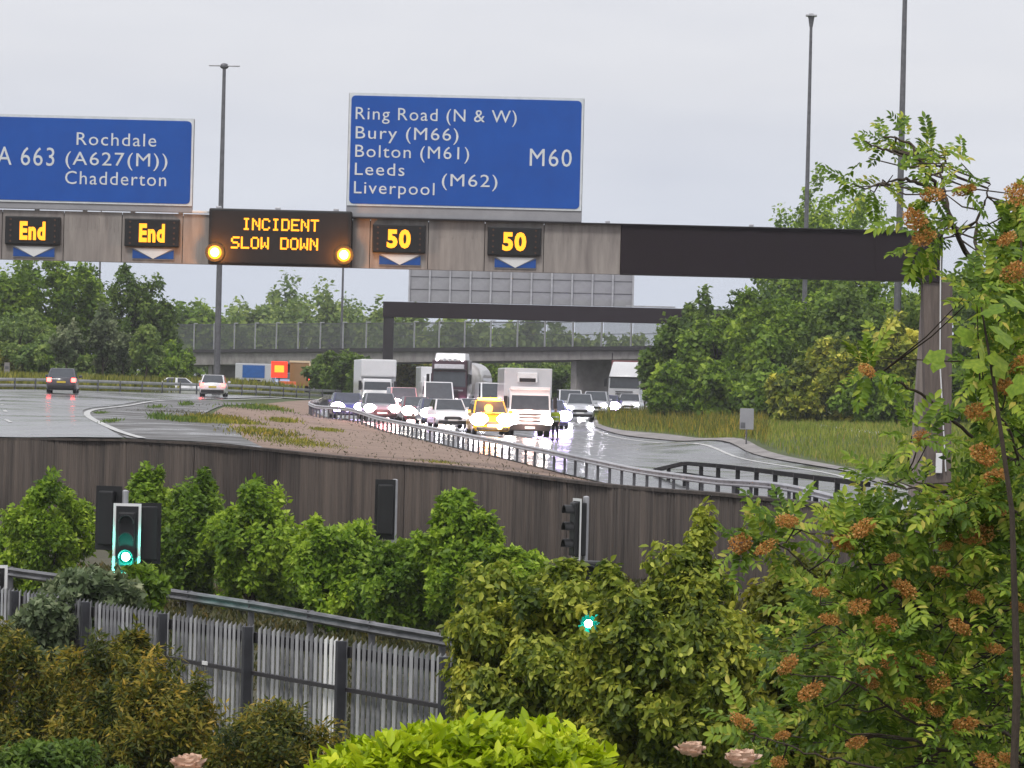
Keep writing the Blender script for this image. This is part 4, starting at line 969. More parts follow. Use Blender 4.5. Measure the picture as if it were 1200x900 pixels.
MB().box((0, 0, zc), (.62, .05, .75), .01).build('plate', mat('dull_blue', (.06, .10, .36), .5), t); MB().tube([(0, .05, 0), (0, .05, zc)], .04).build('post', M_dark, t)

# ------------------------------------------------------------------ officer standing in the road
b = G(652, 226, .08)
ps = thing('person', 'person in yellow hi-vis jacket, dark trousers and cap standing before the queue', 'person', b, math.radians(-20))
def skin(name, joints, edges, radii, m, parent, lv=1):
    me = bpy.data.meshes.new(name); me.from_pydata(joints, edges, []); o = bpy.data.objects.new(name, me); S.collection.objects.link(o)
    md = o.modifiers.new('s', 'SKIN'); 
    for i, r in enumerate(radii): me.skin_vertices[0].data[i].radius = (r, r) if not hasattr(r, '__len__') else r
    me.skin_vertices[0].data[0].use_root = True
    sb = o.modifiers.new('ss', 'SUBSURF'); sb.levels = lv; sb.render_levels = lv
    bpy.context.view_layer.update()
    m2 = bpy.data.meshes.new_from_object(o.evaluated_get(bpy.context.evaluated_depsgraph_get())); bpy.data.objects.remove(o)
    m2.materials.clear(); m2.materials.append(m)
    m2.polygons.foreach_set('use_smooth', [True]*len(m2.polygons)); return objm(name, m2, parent)
M_skin = mat('skin', (.50, .30, .22), .6); M_hv = mat('hivis_yellow', (.62, .80, .03), .6, emit=(.6, .8, .02), es=0.0); M_tr = mat('dark_trousers', (.012, .012, .02), .8)
jt = [(0, 0, .98), (0, 0, 1.2), (0, .01, 1.42), (0, 0, 1.52), (0, -.01, 1.60), (0, -.02, 1.70),
      (-.19, .01, 1.42), (-.25, .0, 1.18), (-.24, -.10, .95), (-.235, -.14, .87), (.19, .01, 1.42), (.25, .02, 1.18), (.24, -.08, .95), (.235, -.12, .87),
      (-.10, 0, .93), (-.12, -.02, .50), (-.13, .03, .10), (-.13, -.12, .05), (.10, 0, .93), (.12, -.01, .50), (.14, .04, .10), (.14, -.10, .05)]
ed = [(0,1),(1,2),(2,3),(3,4),(4,5),(2,6),(6,7),(7,8),(8,9),(2,10),(10,11),(11,12),(12,13),(0,14),(14,15),(15,16),(16,17),(0,18),(18,19),(19,20),(20,21)]
rd = [.14, .13, .15, .055, .075, .085, .055, .042, .033, .03, .055, .042, .033, .03, .08, .06, .045, .04, .08, .06, .045, .04]
for s, w0 in ((-1, 9), (1, 13)):
    wx, wy, wz = jt[w0]
    for k in range(4):
        i = len(jt); fx = wx+(k-1.5)*.019
        jt += [(fx, wy-.03, wz-.05), (fx, wy-.045, wz-.09+abs(k-1.5)*.006)]; ed += [(w0, i), (i, i+1)]; rd += [.010, .008]
    i = len(jt); jt += [(wx-s*.035, wy-.03, wz-.03), (wx-s*.045, wy-.05, wz-.055)]; ed += [(w0, i), (i, i+1)]; rd += [.011, .009]
skin('body', jt, ed, rd, M_skin, ps)
skin('jacket', [(0, 0, .90), (0, 0, 1.08), (0, 0, 1.25), (0, .01, 1.43), (0, 0, 1.49), (-.20, .01, 1.43), (-.26, .0, 1.18), (-.245, -.09, .97), (.20, .01, 1.43), (.26, .02, 1.18), (.245, -.07, .97)],
     [(0,1),(1,2),(2,3),(3,4),(3,5),(5,6),(6,7),(3,8),(8,9),(9,10)], [(.19, .15), (.18, .14), (.19, .15), (.18, .13), .08, .08, .068, .058, .08, .068, .058], M_hv, ps)
skin('trousers', [(0, 0, .95), (-.10, 0, .88), (-.12, -.02, .50), (-.13, .03, .12), (.10, 0, .88), (.12, -.01, .50), (.14, .04, .12)], [(0,1),(1,2),(2,3),(0,4),(4,5),(5,6)], [.16, .11, .085, .075, .11, .085, .075], M_tr, ps)
for z in (1.02, 1.24): MB().tube([(0, 0, z-.03), (0, 0, z+.03)], .205, 14).build('reflective_band', M_leg, ps)
for x in (-.13, .14):
    MB().tube([(x, .02, .22), (x, .02, .28)], .095, 10).build('leg_band', M_hv, ps)
    MB().box((x, -.05, .05), (.11, .29, .11), .03).build('boot', M_blk, ps)
MB().sphere((0, -.01, 1.76), .105, (1, 1.1, .55), 12, 8).build('cap', M_tr, ps); MB().sphere((0, -.115, 1.68), .017, (1, 1, 1.5), 6, 5).build('nose', M_skin, ps)

# ------------------------------------------------------------------ vegetation behind the platform
T1 = 'trees beyond the slip road at left'
tree('tall bright green tree at the far left edge, its top against the gantry', 10, 296, 100, 330, 'green', 11000, .36, 11, .1, T1, shell=.3)
tree('big rounded green tree left of the thin far lamp column', 62, 300, 108, 335, 'green', 12000, .36, 12, .1, T1, shell=.3)
tree('dark green tree in the dip right of the big rounded tree', 102, 332, 76, 338, 'dark', 8000, .34, 13, .1, T1, shell=.3)
tree('feathery dark tree with pointed crown under the second End signal', 152, 312, 62, 332, 'dark', 8500, .30, 14, .1, T1, sig=.14, shell=.3)
tree('dark tree at the left end of the bridge parapet', 182, 332, 54, 334, 'dark', 7500, .32, 15, .08, T1, shell=.3)
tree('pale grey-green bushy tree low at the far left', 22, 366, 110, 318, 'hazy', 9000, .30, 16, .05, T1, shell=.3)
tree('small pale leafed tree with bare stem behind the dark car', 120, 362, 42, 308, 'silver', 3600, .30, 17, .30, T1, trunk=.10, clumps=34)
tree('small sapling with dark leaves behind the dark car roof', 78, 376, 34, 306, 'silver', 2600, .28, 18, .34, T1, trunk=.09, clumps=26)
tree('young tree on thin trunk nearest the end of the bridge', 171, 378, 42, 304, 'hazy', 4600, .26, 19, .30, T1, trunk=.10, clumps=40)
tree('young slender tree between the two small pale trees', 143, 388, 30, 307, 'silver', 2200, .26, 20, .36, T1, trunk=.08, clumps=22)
tree('low round green tree beside the bridge abutment', 205, 402, 44, 318, 'green', 4600, .28, 21, .05, T1)
for i, (u, vt, w) in enumerate([(38, 398, 60), (90, 410, 56), (8, 410, 40), (135, 412, 60), (185, 418, 50), (60, 405, 60)]):
    tree(['bushy green scrub below the big rounded tree', 'bushy scrub behind the dark car', 'yellowish bushy scrub beside the white marker post', 'dark scrub at the foot of the small pale trees', 'dark scrub left of the bridge abutment', 'green scrub between the left edge and the dark car'][i], u, vt, w, 312, ['hazy', 'hazy', 'olive', 'dark', 'green', 'green'][i], 4600, .28, 60+i, 0, 'scrub at the left of the slip road', name='shrub', cat='shrub', clumps=40, trunk=.05)
# far wooded skyline behind the bridge
g = random.Random(8)
sky_t = [(196, 350, 60, 520), (232, 358, 54, 540), (268, 356, 60, 560), (300, 350, 50, 580), (326, 340, 46, 600), (352, 348, 60, 590), (386, 346, 50, 575), (415, 350, 54, 590), (445, 354, 46, 570), (480, 362, 60, 540), (520, 366, 60, 520), (560, 368, 60, 530), (602, 372, 66, 500), (650, 382, 60, 560), (700, 392, 66, 560), (745, 392, 60, 540)]
nm = ['yellow-green rounded tree behind the left end of the bridge', 'low green tree behind the parapet left of the tall lamp column', 'green tree behind the parapet right of the tall lamp column',
      'soft green tree in the skyline left of centre', 'tallest tree of the skyline under the message sign', 'broad skyline tree under the message sign', 'skyline tree left of the far thin lamp', 'skyline tree right of the far thin lamp',
      'last skyline tree before the distant gantry post', 'tree behind the parapet right of the distant gantry post', 'tree behind the parapet above the tanker lorry', 'tree behind the parapet right of the tanker lorry',
      'tree behind the parapet above the box lorry', 'low hazy tree behind the parapet right of the box lorry', 'low hazy tree left of the right-hand wood', 'hazy tree touching the right-hand wood']
for i, ((u, v, w, d), l) in enumerate(zip(sky_t, nm)):
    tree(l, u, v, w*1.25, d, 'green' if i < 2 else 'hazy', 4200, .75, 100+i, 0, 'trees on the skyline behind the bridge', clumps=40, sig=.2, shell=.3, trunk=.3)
# bank below the bridge, behind the queue
for i, (u, v, w, d, pal) in enumerate([(490, 424, 70, 400, 'olive'), (545, 426, 70, 395, 'olive'), (600, 424, 70, 390, 'green'), (655, 424, 66, 385, 'dark'), (700, 424, 60, 378, 'dark'), (405, 408, 46, 335, 'dark'), (385, 418, 40, 340, 'hazy'), (425, 420, 30, 330, 'dark')]):
    tree(['olive bush on the bank left of the tanker lorry', 'olive bush on the bank behind the tanker lorry', 'green bush on the bank behind the box lorry', 'dark bush on the bank right of the box lorry', 'dark bush on the bank left of the articulated lorry',
          'tall dark shrub in front of the bridge at the distant gantry post', 'greyish shrub left of the distant gantry post', 'dark shrub at the foot of the distant gantry post'][i], u, v, w*1.2, d, pal, 5200, .34, 130+i, 0, 'bushes on the bank under the bridge', name='shrub', cat='shrub', clumps=50, trunk=.06, depth=4, shell=.3)
# right-hand wood
RW = [(792, 370, 66, 285, 'dark', 'dark green tree forming the left end of the right-hand wood'), (788, 420, 50, 272, 'green', 'low green tree at the left foot of the right-hand wood'),
      (815, 352, 74, 300, 'dark', 'pointed tree just right of the wood end'), (838, 365, 80, 280, 'green', 'broad green tree in the left part of the wood'), (880, 334, 90, 290, 'dark', 'tall dark tree under the gantry beam'),
      (900, 350, 90, 270, 'green', 'broad leafy tree in the middle of the wood'), (950, 336, 90, 275, 'green', 'tall leafy tree under the dark beam right of the middle'), (1000, 340, 90, 262, 'dark', 'dark tree near the gantry column'),
      (1045, 332, 90, 270, 'green', 'green tree behind the gantry column'), (1120, 300, 130, 268, 'green', 'tree behind the rowan at the right edge'), (1200, 280, 130, 262, 'dark', 'dark tree at the right picture edge'),
      (952, 232, 84, 341, 'bright', 'leafy tree top just left of the slim lamp above the beam'), (996, 234, 76, 339, 'bright', 'leafy tree top just right of the slim lamp above the beam'), (968, 224, 130, 345, 'bright', 'tall tree showing above the gantry beam beside the slim lamp'), (925, 250, 90, 340, 'green', 'low crown just showing above the gantry beam'), (845, 425, 70, 262, 'green', 'low bush in front at the left of the wood'), (905, 430, 80, 256, 'green', 'low bush behind the marker sign'),
      (985, 392, 100, 244, 'khaki', 'paler leafy bush near the gantry column'), (935, 440, 60, 243, 'khaki', 'pale yellow-green bush right of the marker sign'), (1030, 440, 80, 236, 'green', 'low green bush at the foot of the gantry column'), (1045, 375, 70, 240, 'khaki', 'pale bush left of the gantry column'), (1110, 420, 90, 236, 'green', 'low bush right of the gantry column'), (1190, 420, 90, 230, 'dark', 'low dark bush at the right edge')]
for i, (u, v, w, d, pal, l) in enumerate(RW):
    tree(l, u, v, w*1.12, d, pal, 13000 if v < 400 else 9000, .34, 200+i, 0, 'trees and bushes of the right-hand wood', clumps=90, sig=.13, shell=.35, trunk=.16, wr=.7, lump=.25)

# ------------------------------------------------------------------ grasses and weeds
def tufts(name, pts_fn, n, hgt, wid, m, seed, label=None, cat=None, nb=1, parent=None, kind='stuff', jit=.25):
    g = np.random.default_rng(seed); C, zz = pts_fn(g, n); n = len(C)
    base = np.column_stack([C, zz]); D = unit(np.column_stack([g.normal(0, jit, n), g.normal(0, jit, n), np.ones(n)]))
    Nn = unit(np.column_stack([g.normal(0, .5, n), -np.ones(n), g.normal(0, .2, n)]))
    V, Fc, rr = leaves(base, D, Nn, hgt*g.uniform(.4, 1.3, n), wid, np.clip(g.beta(2, 2.4, n), 0, 1), fold=.1)
    o = objm(name, npmesh(name, V, Fc, m, rr), parent)
    if kind: o['kind'] = kind
    if label: tag(o, label, cat)
    return o
def zone(u0, u1, d0, d1, lo=None, hi=None):
    def f(g, n):
        u = g.uniform(u0, u1, n); d = np.exp(g.uniform(math.log(d0), math.log(d1), n)); k = np.ones(n, bool)
        if lo: k &= d > np.interp(u, [a for a, b in lo], [b for a, b in lo])
        if hi: k &= d < np.interp(u, [a for a, b in hi], [b for a, b in hi])
        u, d = u[k], d[k]; return np.column_stack([(u-600)/F*d, d]), Hn(u, d)
    return f
edgeR = [(694, 295), (698, 281), (704, 267), (734, 249), (804, 231), (884, 206), (1003, 176), (1044, 162), (1182, 142), (1500, 125)]
tufts('verge_grass', zone(694, 1330, 125, 300, lo=edgeR), 90000, .42, .09, LM['grass'], 1, 'tall mixed grass covering the bank right of the motorway', 'grass')
tufts('seeding_grass', zone(700, 900, 200, 292, lo=edgeR), 9000, .75, .05, LM['rusty'], 2, 'taller reddish seeding grass at the left tip of the right bank', 'grass')
tufts('roadside_grass', zone(-300, 450, 262, 330, lo=[(-420,226),(-250,247),(-120,262),(0,276.5),(100,289),(200,301),(300,318),(400,338)]), 60000, 1.0, .16, LM['yellowgrass'], 3, 'yellow-green rough grass behind the far barrier of the slip road', 'grass')
def low(g, n):
    y = g.uniform(62, 112, n); u = g.uniform(-150, 1450, n); k = (y < wall_d(u)-.6); y, u = y[k], u[k]
    return np.column_stack([(u-600)/F*y, y]), np.interp(y, [0, 14, 30, 46, 62, 74, 100, 9000], [-3.2, -3.3, -3.6, -5.3, -5.2, -4.5, -4.7, -4.7])
tufts('undergrowth', low, 60000, .16, .35, LM['undergrowth'], 4, 'low weedy undergrowth between the fence and the brown wall', 'undergrowth', jit=.6)
def low2(g, n):
    y = g.uniform(20, 60, n); u = g.uniform(-200, 1400, n); return np.column_stack([(u-600)/F*y, y]), np.interp(y, [14, 30, 46, 62], [-3.3, -3.6, -5.3, -5.2])
tufts('rough_grass', low2, 30000, .35, .15, LM['green'], 5, 'rough grass below the garden bushes in front of the fence', 'grass', jit=.5)
WEED = [(232, 186, 1.3, .42, 'olive', 'yellowish weed clump left of the brown verge'), (246, 178, 1.2, .5, 'olive', 'taller weed clump at the left edge of the brown verge'), (262, 188, 1.7, .5, 'rusty', 'broad yellow-green weed patch on the tip of the gore'),
        (250, 200, 1.4, .4, 'rusty', 'reddish weed patch behind the yellow-green one'), (276, 182, 1.5, .35, 'olive', 'low weed patch right of the yellow-green one'), (200, 182, .8, .35, 'dark', 'small dark weed on the wet tarmac'), (224, 178, .7, .45, 'dark', 'dark tuft beside the puddle'),
        (188, 186, .35, .55, 'dark', 'single upright dark weed stem on the tarmac'), (119, 193, .3, .25, 'dark', 'tiny dark weed by the curved white line'), (132, 170, .35, .3, 'dark', 'second tiny weed near the curved white line'), (185, 222, .5, .35, 'dark', 'dark weed far back on the tarmac'),
        (219, 232, .4, .5, 'dark', 'tiny upright weed at the far edge of the tarmac'), (300, 232, 1.8, .5, 'dark', 'dark weed row at the far edge of the brown verge'), (318, 238, 1.2, .5, 'olive', 'small weed at the right end of the far row'), (333, 205, .9, .4, 'olive', 'lone reddish weed in the middle of the brown verge'),
        (384, 185, .7, .3, 'olive', 'lone small weed near the curved barrier nose'), (303, 163, 1.2, .35, 'olive', 'weed clump in the gravel above the wall'), (318, 158, 1.6, .35, 'rusty', 'long weed clump above the wall'), (342, 150, 1.5, .28, 'olive', 'low weed strip above the wall near the barrier'), (368, 146, 1.3, .22, 'olive', 'thin weed strip lowest on the verge'), (516, 133, .8, .12, 'olive', 'faint weed on the brown verge by the long barrier'),
        (210, 210, 2.4, .18, 'undergrowth', 'thin strip of grass across the tarmac')]
for i, (u, d, w, h, pal, l) in enumerate(WEED):
    b = G(u, d, .03)
    def fn(g, n, w=w, b=b):
        a = g.normal(0, w*.42, n); c = g.normal(0, w*.8+1.2, n); x = b.x+a; y = b.y+c
        return np.column_stack([x, y])-np.array([b.x, b.y]), Hn(600+F*x/y, y)+.05-b.z
    o = tufts('foliage', fn, 420 if w > .6 else 110, h*.52, .22, LM[pal], 300+i, kind=None, jit=.5, parent=thing('weed', l, 'weed', b, 0, 'weeds on the gore between the roads'))

def gore(g, n):
    d = np.exp(g.uniform(math.log(122), math.log(240), n)); t_ = g.random(n)**1.5
    uL = np.interp(d, [122, 140, 165, 185, 210, 240], [560, 330, 255, 190, 200, 240]); uR = np.interp(d, [122, 128, 141, 152, 163, 184, 208, 238], [760, 740, 650, 590, 550, 490, 430, 362])
    u = uL+(uR-uL)*np.where(g.random(n) < .5, t_, 1-t_); k = d > wall_d(u)+.5; u, d = u[k], d[k]
    return np.column_stack([(u-600)/F*d, d]), Hn(u, d)+.05
tufts('gravel', gore, 1100, .035, 1.6, mat('gravel_stone', (.42, .36, .31), .9, c2=(.16, .13, .11), scale=6), 9, 'loose gravel and debris scattered over the brown gore', 'gravel', jit=1.6)
tufts('dead_grass', gore, 700, .11, .25, LM['undergrowth'], 10, 'sparse dead grass stubble over the brown gore', 'grass', jit=.9)
# ------------------------------------------------------------------ shrubs in front of the retaining wall
GW = 'bushes in front of the brown wall'
bush('rounded bright green bush at the left, in front of the brick plinth', 62, 556, 705, 92, 92, 'bright', 24000, .115, 401, group=GW, lump=.22, clumps=130, sig=.12)
bush('small bush at the far left edge above the rail', 2, 625, 700, 90, 94, 'bright', 6000, .14, 402, group=GW)
bush('bright bush behind the green traffic light', 175, 549, 700, 78, 93, 'bright', 20800, .115, 403, group=GW, lump=.22, clumps=130, sig=.12)
bush('leafy bush just right of the green traffic light', 228, 560, 706, 90, 90, 'green', 24000, .115, 404, group=GW, lump=.22, clumps=130, sig=.12)
bush('large leafy bush left of the black signal back, nearest the gap', 305, 576, 715, 110, 88, 'bright', 27200, .115, 405, group=GW, lump=.22, clumps=130, sig=.12)
bush('low dark green bush in the gap below the wall', 345, 640, 725, 60, 90, 'dark', 5000, .15, 406, group=GW)
bush('dense bush under the black signal back', 405, 612, 735, 130, 81, 'bright', 30400, .115, 407, group=GW, lump=.22, clumps=130, sig=.12)
bush('dense reddish-green bush right of the black signal back', 482, 626, 748, 110, 79, 'green', 25600, .115, 408, group=GW, lump=.22, clumps=130, sig=.12)
bush('pointed conical bush tallest of the middle row', 548, 592, 740, 96, 78, 'bright', 27200, .115, 409, group=GW, lump=.22, clumps=130, sig=.12)
bush('bright green bush at the right end of the middle row', 612, 640, 760, 90, 72, 'bright', 17600, .115, 410, group=GW, lump=.22, clumps=130, sig=.12)
bush('grey-green elder bush below the green traffic light', 112, 664, 745, 120, 65, 'silver', 9000, .15, 411, lump=.35, shell=.3)
bush('pale twiggy bush climbing over the fence at the left', 66, 692, 790, 86, 61.5, 'silver', 6000, .11, 412, lump=.3, shell=.3)
bush('green shrub under the green lamp right side', 168, 668, 730, 60, 66, 'green', 4000, .15, 413, lump=.3)

# ------------------------------------------------------------------ garden bushes
gapP = P(690, 730, 1.0)
def gapf(C):
    q = C - np.array(gapP)[None]*C[:, 1:2]
    return np.hypot(q[:, 0], q[:, 2]) > (.125+.035*np.sin(C[:, 0]*60)*np.cos(C[:, 2]*75))*C[:, 1]/34
GB = 'garden bushes in the foreground'
bush('large yellow-olive bush in the centre with the green light showing through', 650, 652, 935, 260, 35, 'khaki', 66000, .066, 421, group=GB, gap=gapf, lump=.13, clumps=240, sig=.10, wr=.5, hexa=True, droop=.9, shell=.5)
bush('tall yellow-olive bush right of the central one under the brown wall', 790, 650, 960, 250, 34, 'khaki', 62000, .066, 422, group=GB, lump=.13, clumps=240, sig=.10, wr=.5, hexa=True, droop=.9, gap=gapf, shell=.5)
bush('narrow peak of olive leaves against the brown wall', 812, 624, 800, 96, 34.6, 'khaki', 8500, .062, 423, group=GB, hexa=True, droop=.8, shell=.3, lump=.35, clumps=40)
bush('olive bush behind the rowan at lower right', 950, 668, 980, 240, 36, 'olive', 52000, .07, 424, group=GB, lump=.15, clumps=150, sig=.12, hexa=True, droop=.8)
bush('dark leafy bush in the bottom right corner behind the rowan', 1120, 640, 980, 260, 33, 'green', 30000, .09, 425, group=GB, lump=.3, clumps=140, sig=.12, hexa=True)
bush('tall green shrub at the right edge behind the rowan', 1200, 300, 800, 150, 30, 'green', 26000, .09, 426, group=GB, lump=.3, clumps=150, sig=.12, hexa=True)
bush('brown tipped feathery bush at the bottom left edge', 30, 742, 1000, 150, 43, 'rusty', 42000, .07, 431, group=GB, wr=.30, lump=.28, droop=.1, clumps=120)
bush('brown tipped feathery bush second from the left', 130, 752, 1000, 120, 41, 'rusty', 32000, .07, 432, group=GB, wr=.30, lump=.28, droop=.1, clumps=110)
bush('golden-brown feathery bush left of the fence gap', 200, 775, 1000, 135, 40, 'rusty', 36000, .07, 433, group=GB, wr=.30, lump=.25, droop=.1, clumps=120)
bush('dark olive bush in front of the fence at bottom', 330, 822, 1010, 160, 39, 'rusty', 34000, .065, 434, group=GB, wr=.30, lump=.2, droop=.1, clumps=120)
bush('dark green shrub at the bottom left corner', 60, 860, 1010, 200, 36, 'dark', 26000, .065, 435, group=GB, wr=.4)
bush('thin sprig of brown bush rising over the fence', 165, 738, 800, 46, 44, 'rusty', 2600, .09, 436, group=GB, wr=.3, shell=.2)
bush('lime green hedge top in the bottom centre', 555, 846, 1060, 440, 18, 'lime', 34000, .062, 441, group=GB, wr=.42, hexa=True, lump=.09, up=1.3, droop=-.5, clumps=260, sig=.09, depth=1.3, shell=.72)

# ------------------------------------------------------------------ roses
def rose(label, u, v, d, rpx, seed, drk=1.0):
    c = P(u, v, d); gz = GL(d); g = random.Random(seed); r = rpx/F*d*1.1
    t = thing('rose', label, 'flower', (c.x, d, gz), group='pale roses at the bottom edge'); h = c.z-gz
    MB().tube([(.05, .05, -.05), (.02, .02, h*.5), (0, 0, h)], [.008, .006, .004], 6).build('stem', LM['green'], t)
    for k in range(54):
        f = k/54; el = math.radians(62-95*f)+.2*math.sin(k*1.9); az = k*2.4; rr = r*(.30+.62*f); V = []
        mb = MB(); rows = []; hs_ = .22+.20*f; fl = g.uniform(.1, .5)*f+.08
        for i in range(5):
            q = -1+2*i/4; row = []
            for j in range(4):
                w = -1+2*j/3; ww = w*(1-.3*q*q); e2 = el+q*hs_; a2 = az+ww*hs_*1.5/max(.55, math.cos(el))
                k2 = rr*(1+(fl if q > .4 else 0)*(q)+g.uniform(-.11, .11))
                row.append(Vector((math.cos(a2)*math.cos(e2)*k2, math.sin(a2)*math.cos(e2)*k2, h+r*.2+math.sin(e2)*k2*.85)))
            rows.append(row)
        mb.loft(rows, closed=False, cap=False).build('petal', LM['petal'], t)
rose('pale peach rose at the bottom edge, left one of the pair', 810, 879, 15, 14, 1)
rose('larger pale peach rose cut by the bottom edge, right of the other rose', 869, 890, 14.6, 17, 2)
rose('salmon rose at the bottom edge below the feathery bushes', 221, 896, 17, 17, 3)

# ------------------------------------------------------------------ rowan in the right foreground
rb = Vector(((1275-600)/F*16, 16, GL(16))); rw = thing('rowan_tree', 'rowan with divided leaves and rusty flower heads filling the right foreground', 'tree', rb)
g = random.Random(77); RD = 16.0
def rp(u, v, d=RD): return P(u, v, d)-rb
BR = [[(1275,1300,16.2),(1262,1050,16.2),(1245,900,16.1),(1235,700,16),(1222,560,16),(1212,470,16.1)],
      [(1212,470,16.1),(1180,395,16),(1150,330,15.9),(1120,270,15.8),(1098,222,15.8),(1078,190,15.7),(1068,168,15.7),(1035,160,15.7)],
      [(1120,270,15.8),(1108,230,15.9),(1104,200,16),(1112,176,16)], [(1150,330,15.9),(1145,270,16.2),(1155,235,16.2),(1160,215,16.2)],
      [(1212,470,16.1),(1205,380,16.4),(1196,290,16.5),(1198,225,16.5)], [(1098,222,15.8),(1060,210,15.7),(1030,215,15.6)], [(1075,180,15.7),(1045,178,15.6),(1012,165,15.6)],
      [(1222,560,16),(1150,520,15.8),(1090,470,15.7),(1040,440,15.6),(1016,432,15.6)], [(1228,620,16),(1170,590,15.8),(1110,575,15.7),(1060,560,15.6)],
      [(1235,700,16),(1165,650,15.7),(1105,600,15.6),(1080,585,15.6)], [(1240,760,16),(1150,735,15.6),(1080,715,15.5),(1020,706,15.4),(960,680,15.4),(915,640,15.4),(872,640,15.4)],
      [(1080,715,15.5),(1030,680,15.5),(1000,640,15.5),(925,618,15.5)], [(1245,840,16.1),(1160,800,15.6),(1090,790,15.4),(1020,760,15.3),(960,720,15.3)],
      [(1250,920,16.1),(1160,850,15.5),(1080,850,15.3),(1000,800,15.2),(930,790,15.2)], [(1255,980,16.2),(1150,920,15.4),(1050,905,15.2),(960,885,15.1),(885,860,15.1)], [(1150,900,15.4),(1080,870,15.3),(1020,860,15.2)],
      [(1228,640,16),(1200,560,15.7),(1180,500,15.6),(1150,480,15.6)]]
samp = []
for i, b in enumerate(BR):
    sp = spline(b, 6*len(b)); pts = [rp(*q) for q in sp]; n = len(pts)
    r0 = .045 if i == 0 else (.009 if i > 1 else .014)
    for k in range(1, n-1): pts[k] += Vector((g.gauss(0, .004), 0, g.gauss(0, .004)))
    MB().tube(pts, [r0*(1-.75*k/(n-1)) for k in range(n)], 6).build('branch' if i else 'trunk', M_bark, rw, True)
    samp += pts if i else pts[-12:]
BLOBS = [(1050,178,44,20,9),(1025,212,34,22,4),(1115,186,18,12,3),(1192,228,14,24,3),(1105,250,30,34,5),(1085,285,26,22,3),(1170,320,36,50,12),(1180,420,34,66,16),(1028,430,26,20,2),(1085,500,20,22,2),(1180,540,40,60,14),
         (1060,570,40,22,5),(1150,590,50,25,8),(1150,650,70,50,22),(1040,640,80,40,13),(925,625,45,18,5),(1000,690,80,30,10),(1100,730,90,50,22),(1000,760,90,50,12),(1150,820,80,70,24),(1030,840,90,50,16),(930,860,60,35,8),(940,740,50,30,4),(1190,720,30,100,14),(1100,880,100,30,14)]
ENDS = []
for u, v, ru, rv, n in BLOBS:
    for k in range(n):
        a, r_ = g.uniform(0, 6.28), math.sqrt(g.random()); ENDS.append((u+math.cos(a)*r_*ru, v+math.sin(a)*r_*rv, g.uniform(15.1, 16.5)))
RUST = [(1147,482),(922,611),(868,637),(898,641),(1011,619),(987,636),(1045,654),(1132,632),(1117,594),(1170,598),(1102,670),(962,694),(973,726),(1007,711),(1038,732),(1143,700),(1193,711),(924,779),(1045,775),(1019,787),(1083,772),(1068,825),(871,847),(917,862),(913,893),(1155,893),(1181,889),(1022,802),(1004,870),
        (1093,228),(1130,223),(1193,228),(1072,257),(1083,278),(1180,280),(1187,320),(1080,510),(1180,453),(1153,533),(1193,427),(1016,434),(1150,625),(1060,690),(1100,800),(1130,850),(1190,790),(1165,560),(1108,640),(1125,735),(1165,760),(1095,830),(950,810)]
def compound(var, k):
    gg = np.random.default_rng(k); n = 7; C, D, Nn, Ls = [], [], [], []
    dr = [.15, .35, .05, .5, .25][var]
    def pos(t): return np.array([t, 0, -dr*t*t])
    for i in range(n):
        t = .22+.72*i/(n-1); l = .34*(1-.25*abs(t-.5)*1.6)
        for s in (-1, 1):
            C.append(pos(t)); D.append([.50, s*.85+gg.normal()*.12, -.15+gg.normal()*.22]); Nn.append([0, s*-.25, 1]); Ls.append(l*gg.uniform(.85, 1.1))
    C.append(pos(.96)); D.append([1, 0, -.3]); Nn.append([0, 0, 1]); Ls.append(.33)
    return leaves(np.array(C), unit(np.array(D, float)), unit(np.array(Nn, float)), np.array(Ls), .42, np.clip(gg.normal(.5, .15, len(C)), 0, 1), fold=.35, hexa=True)
VAR = [compound(k, 50+k) for k in range(5)]
CMe = []
for tone in range(3):
    for (V, Fc, rr) in VAR: CMe.append(npmesh('compound_leaf', V, Fc, LM['rowan'], np.clip(rr+(tone-1)*.25, 0, 1)))
fm = []
for k in range(3):
    gg = np.random.default_rng(90+k); n = 420; d_ = unit(gg.normal(size=(n, 3))); d_[:, 2] *= .8
    C = d_*np.array([1, 1, .8])*(gg.random((n, 1))**.4)*.8
    V, Fc, rr = leaves(C, unit(d_+gg.normal(size=(n, 3))*.5), unit(gg.normal(size=(n, 3))), gg.uniform(.11, .22, n), .9, gg.random(n)); fm.append(npmesh('flower_head', V, Fc, LM['rust'], rr))
nl = 0; JV, JF, JR = [], [], []; base = 0
tw = MB()
twigs = []
def place(p, ax, nr, sc, k):
    global nl, base
    ax = ax.normalized(); y = nr.cross(ax).normalized(); z = ax.cross(y)
    M = Matrix(((ax.x, y.x, z.x), (ax.y, y.y, z.y), (ax.z, y.z, z.z)))
    if nl < 285:
        o = bpy.data.objects.new('compound_leaf', CMe[k]); o.matrix_basis = Matrix.Translation(p) @ M.to_4x4() @ Matrix.Scale(sc, 4); S.collection.objects.link(o); o.parent = rw
    else:
        V, Fc, rr = VAR[k % 5]; A = np.array(M); JV.append((V*sc) @ A.T + np.array(p)); JF.append(Fc+base); base += len(V); JR.append(np.clip(rr+(k//5-1)*.25, 0, 1))
    nl += 1
order = ENDS+[(u, v, 15.3) for u, v in RUST]
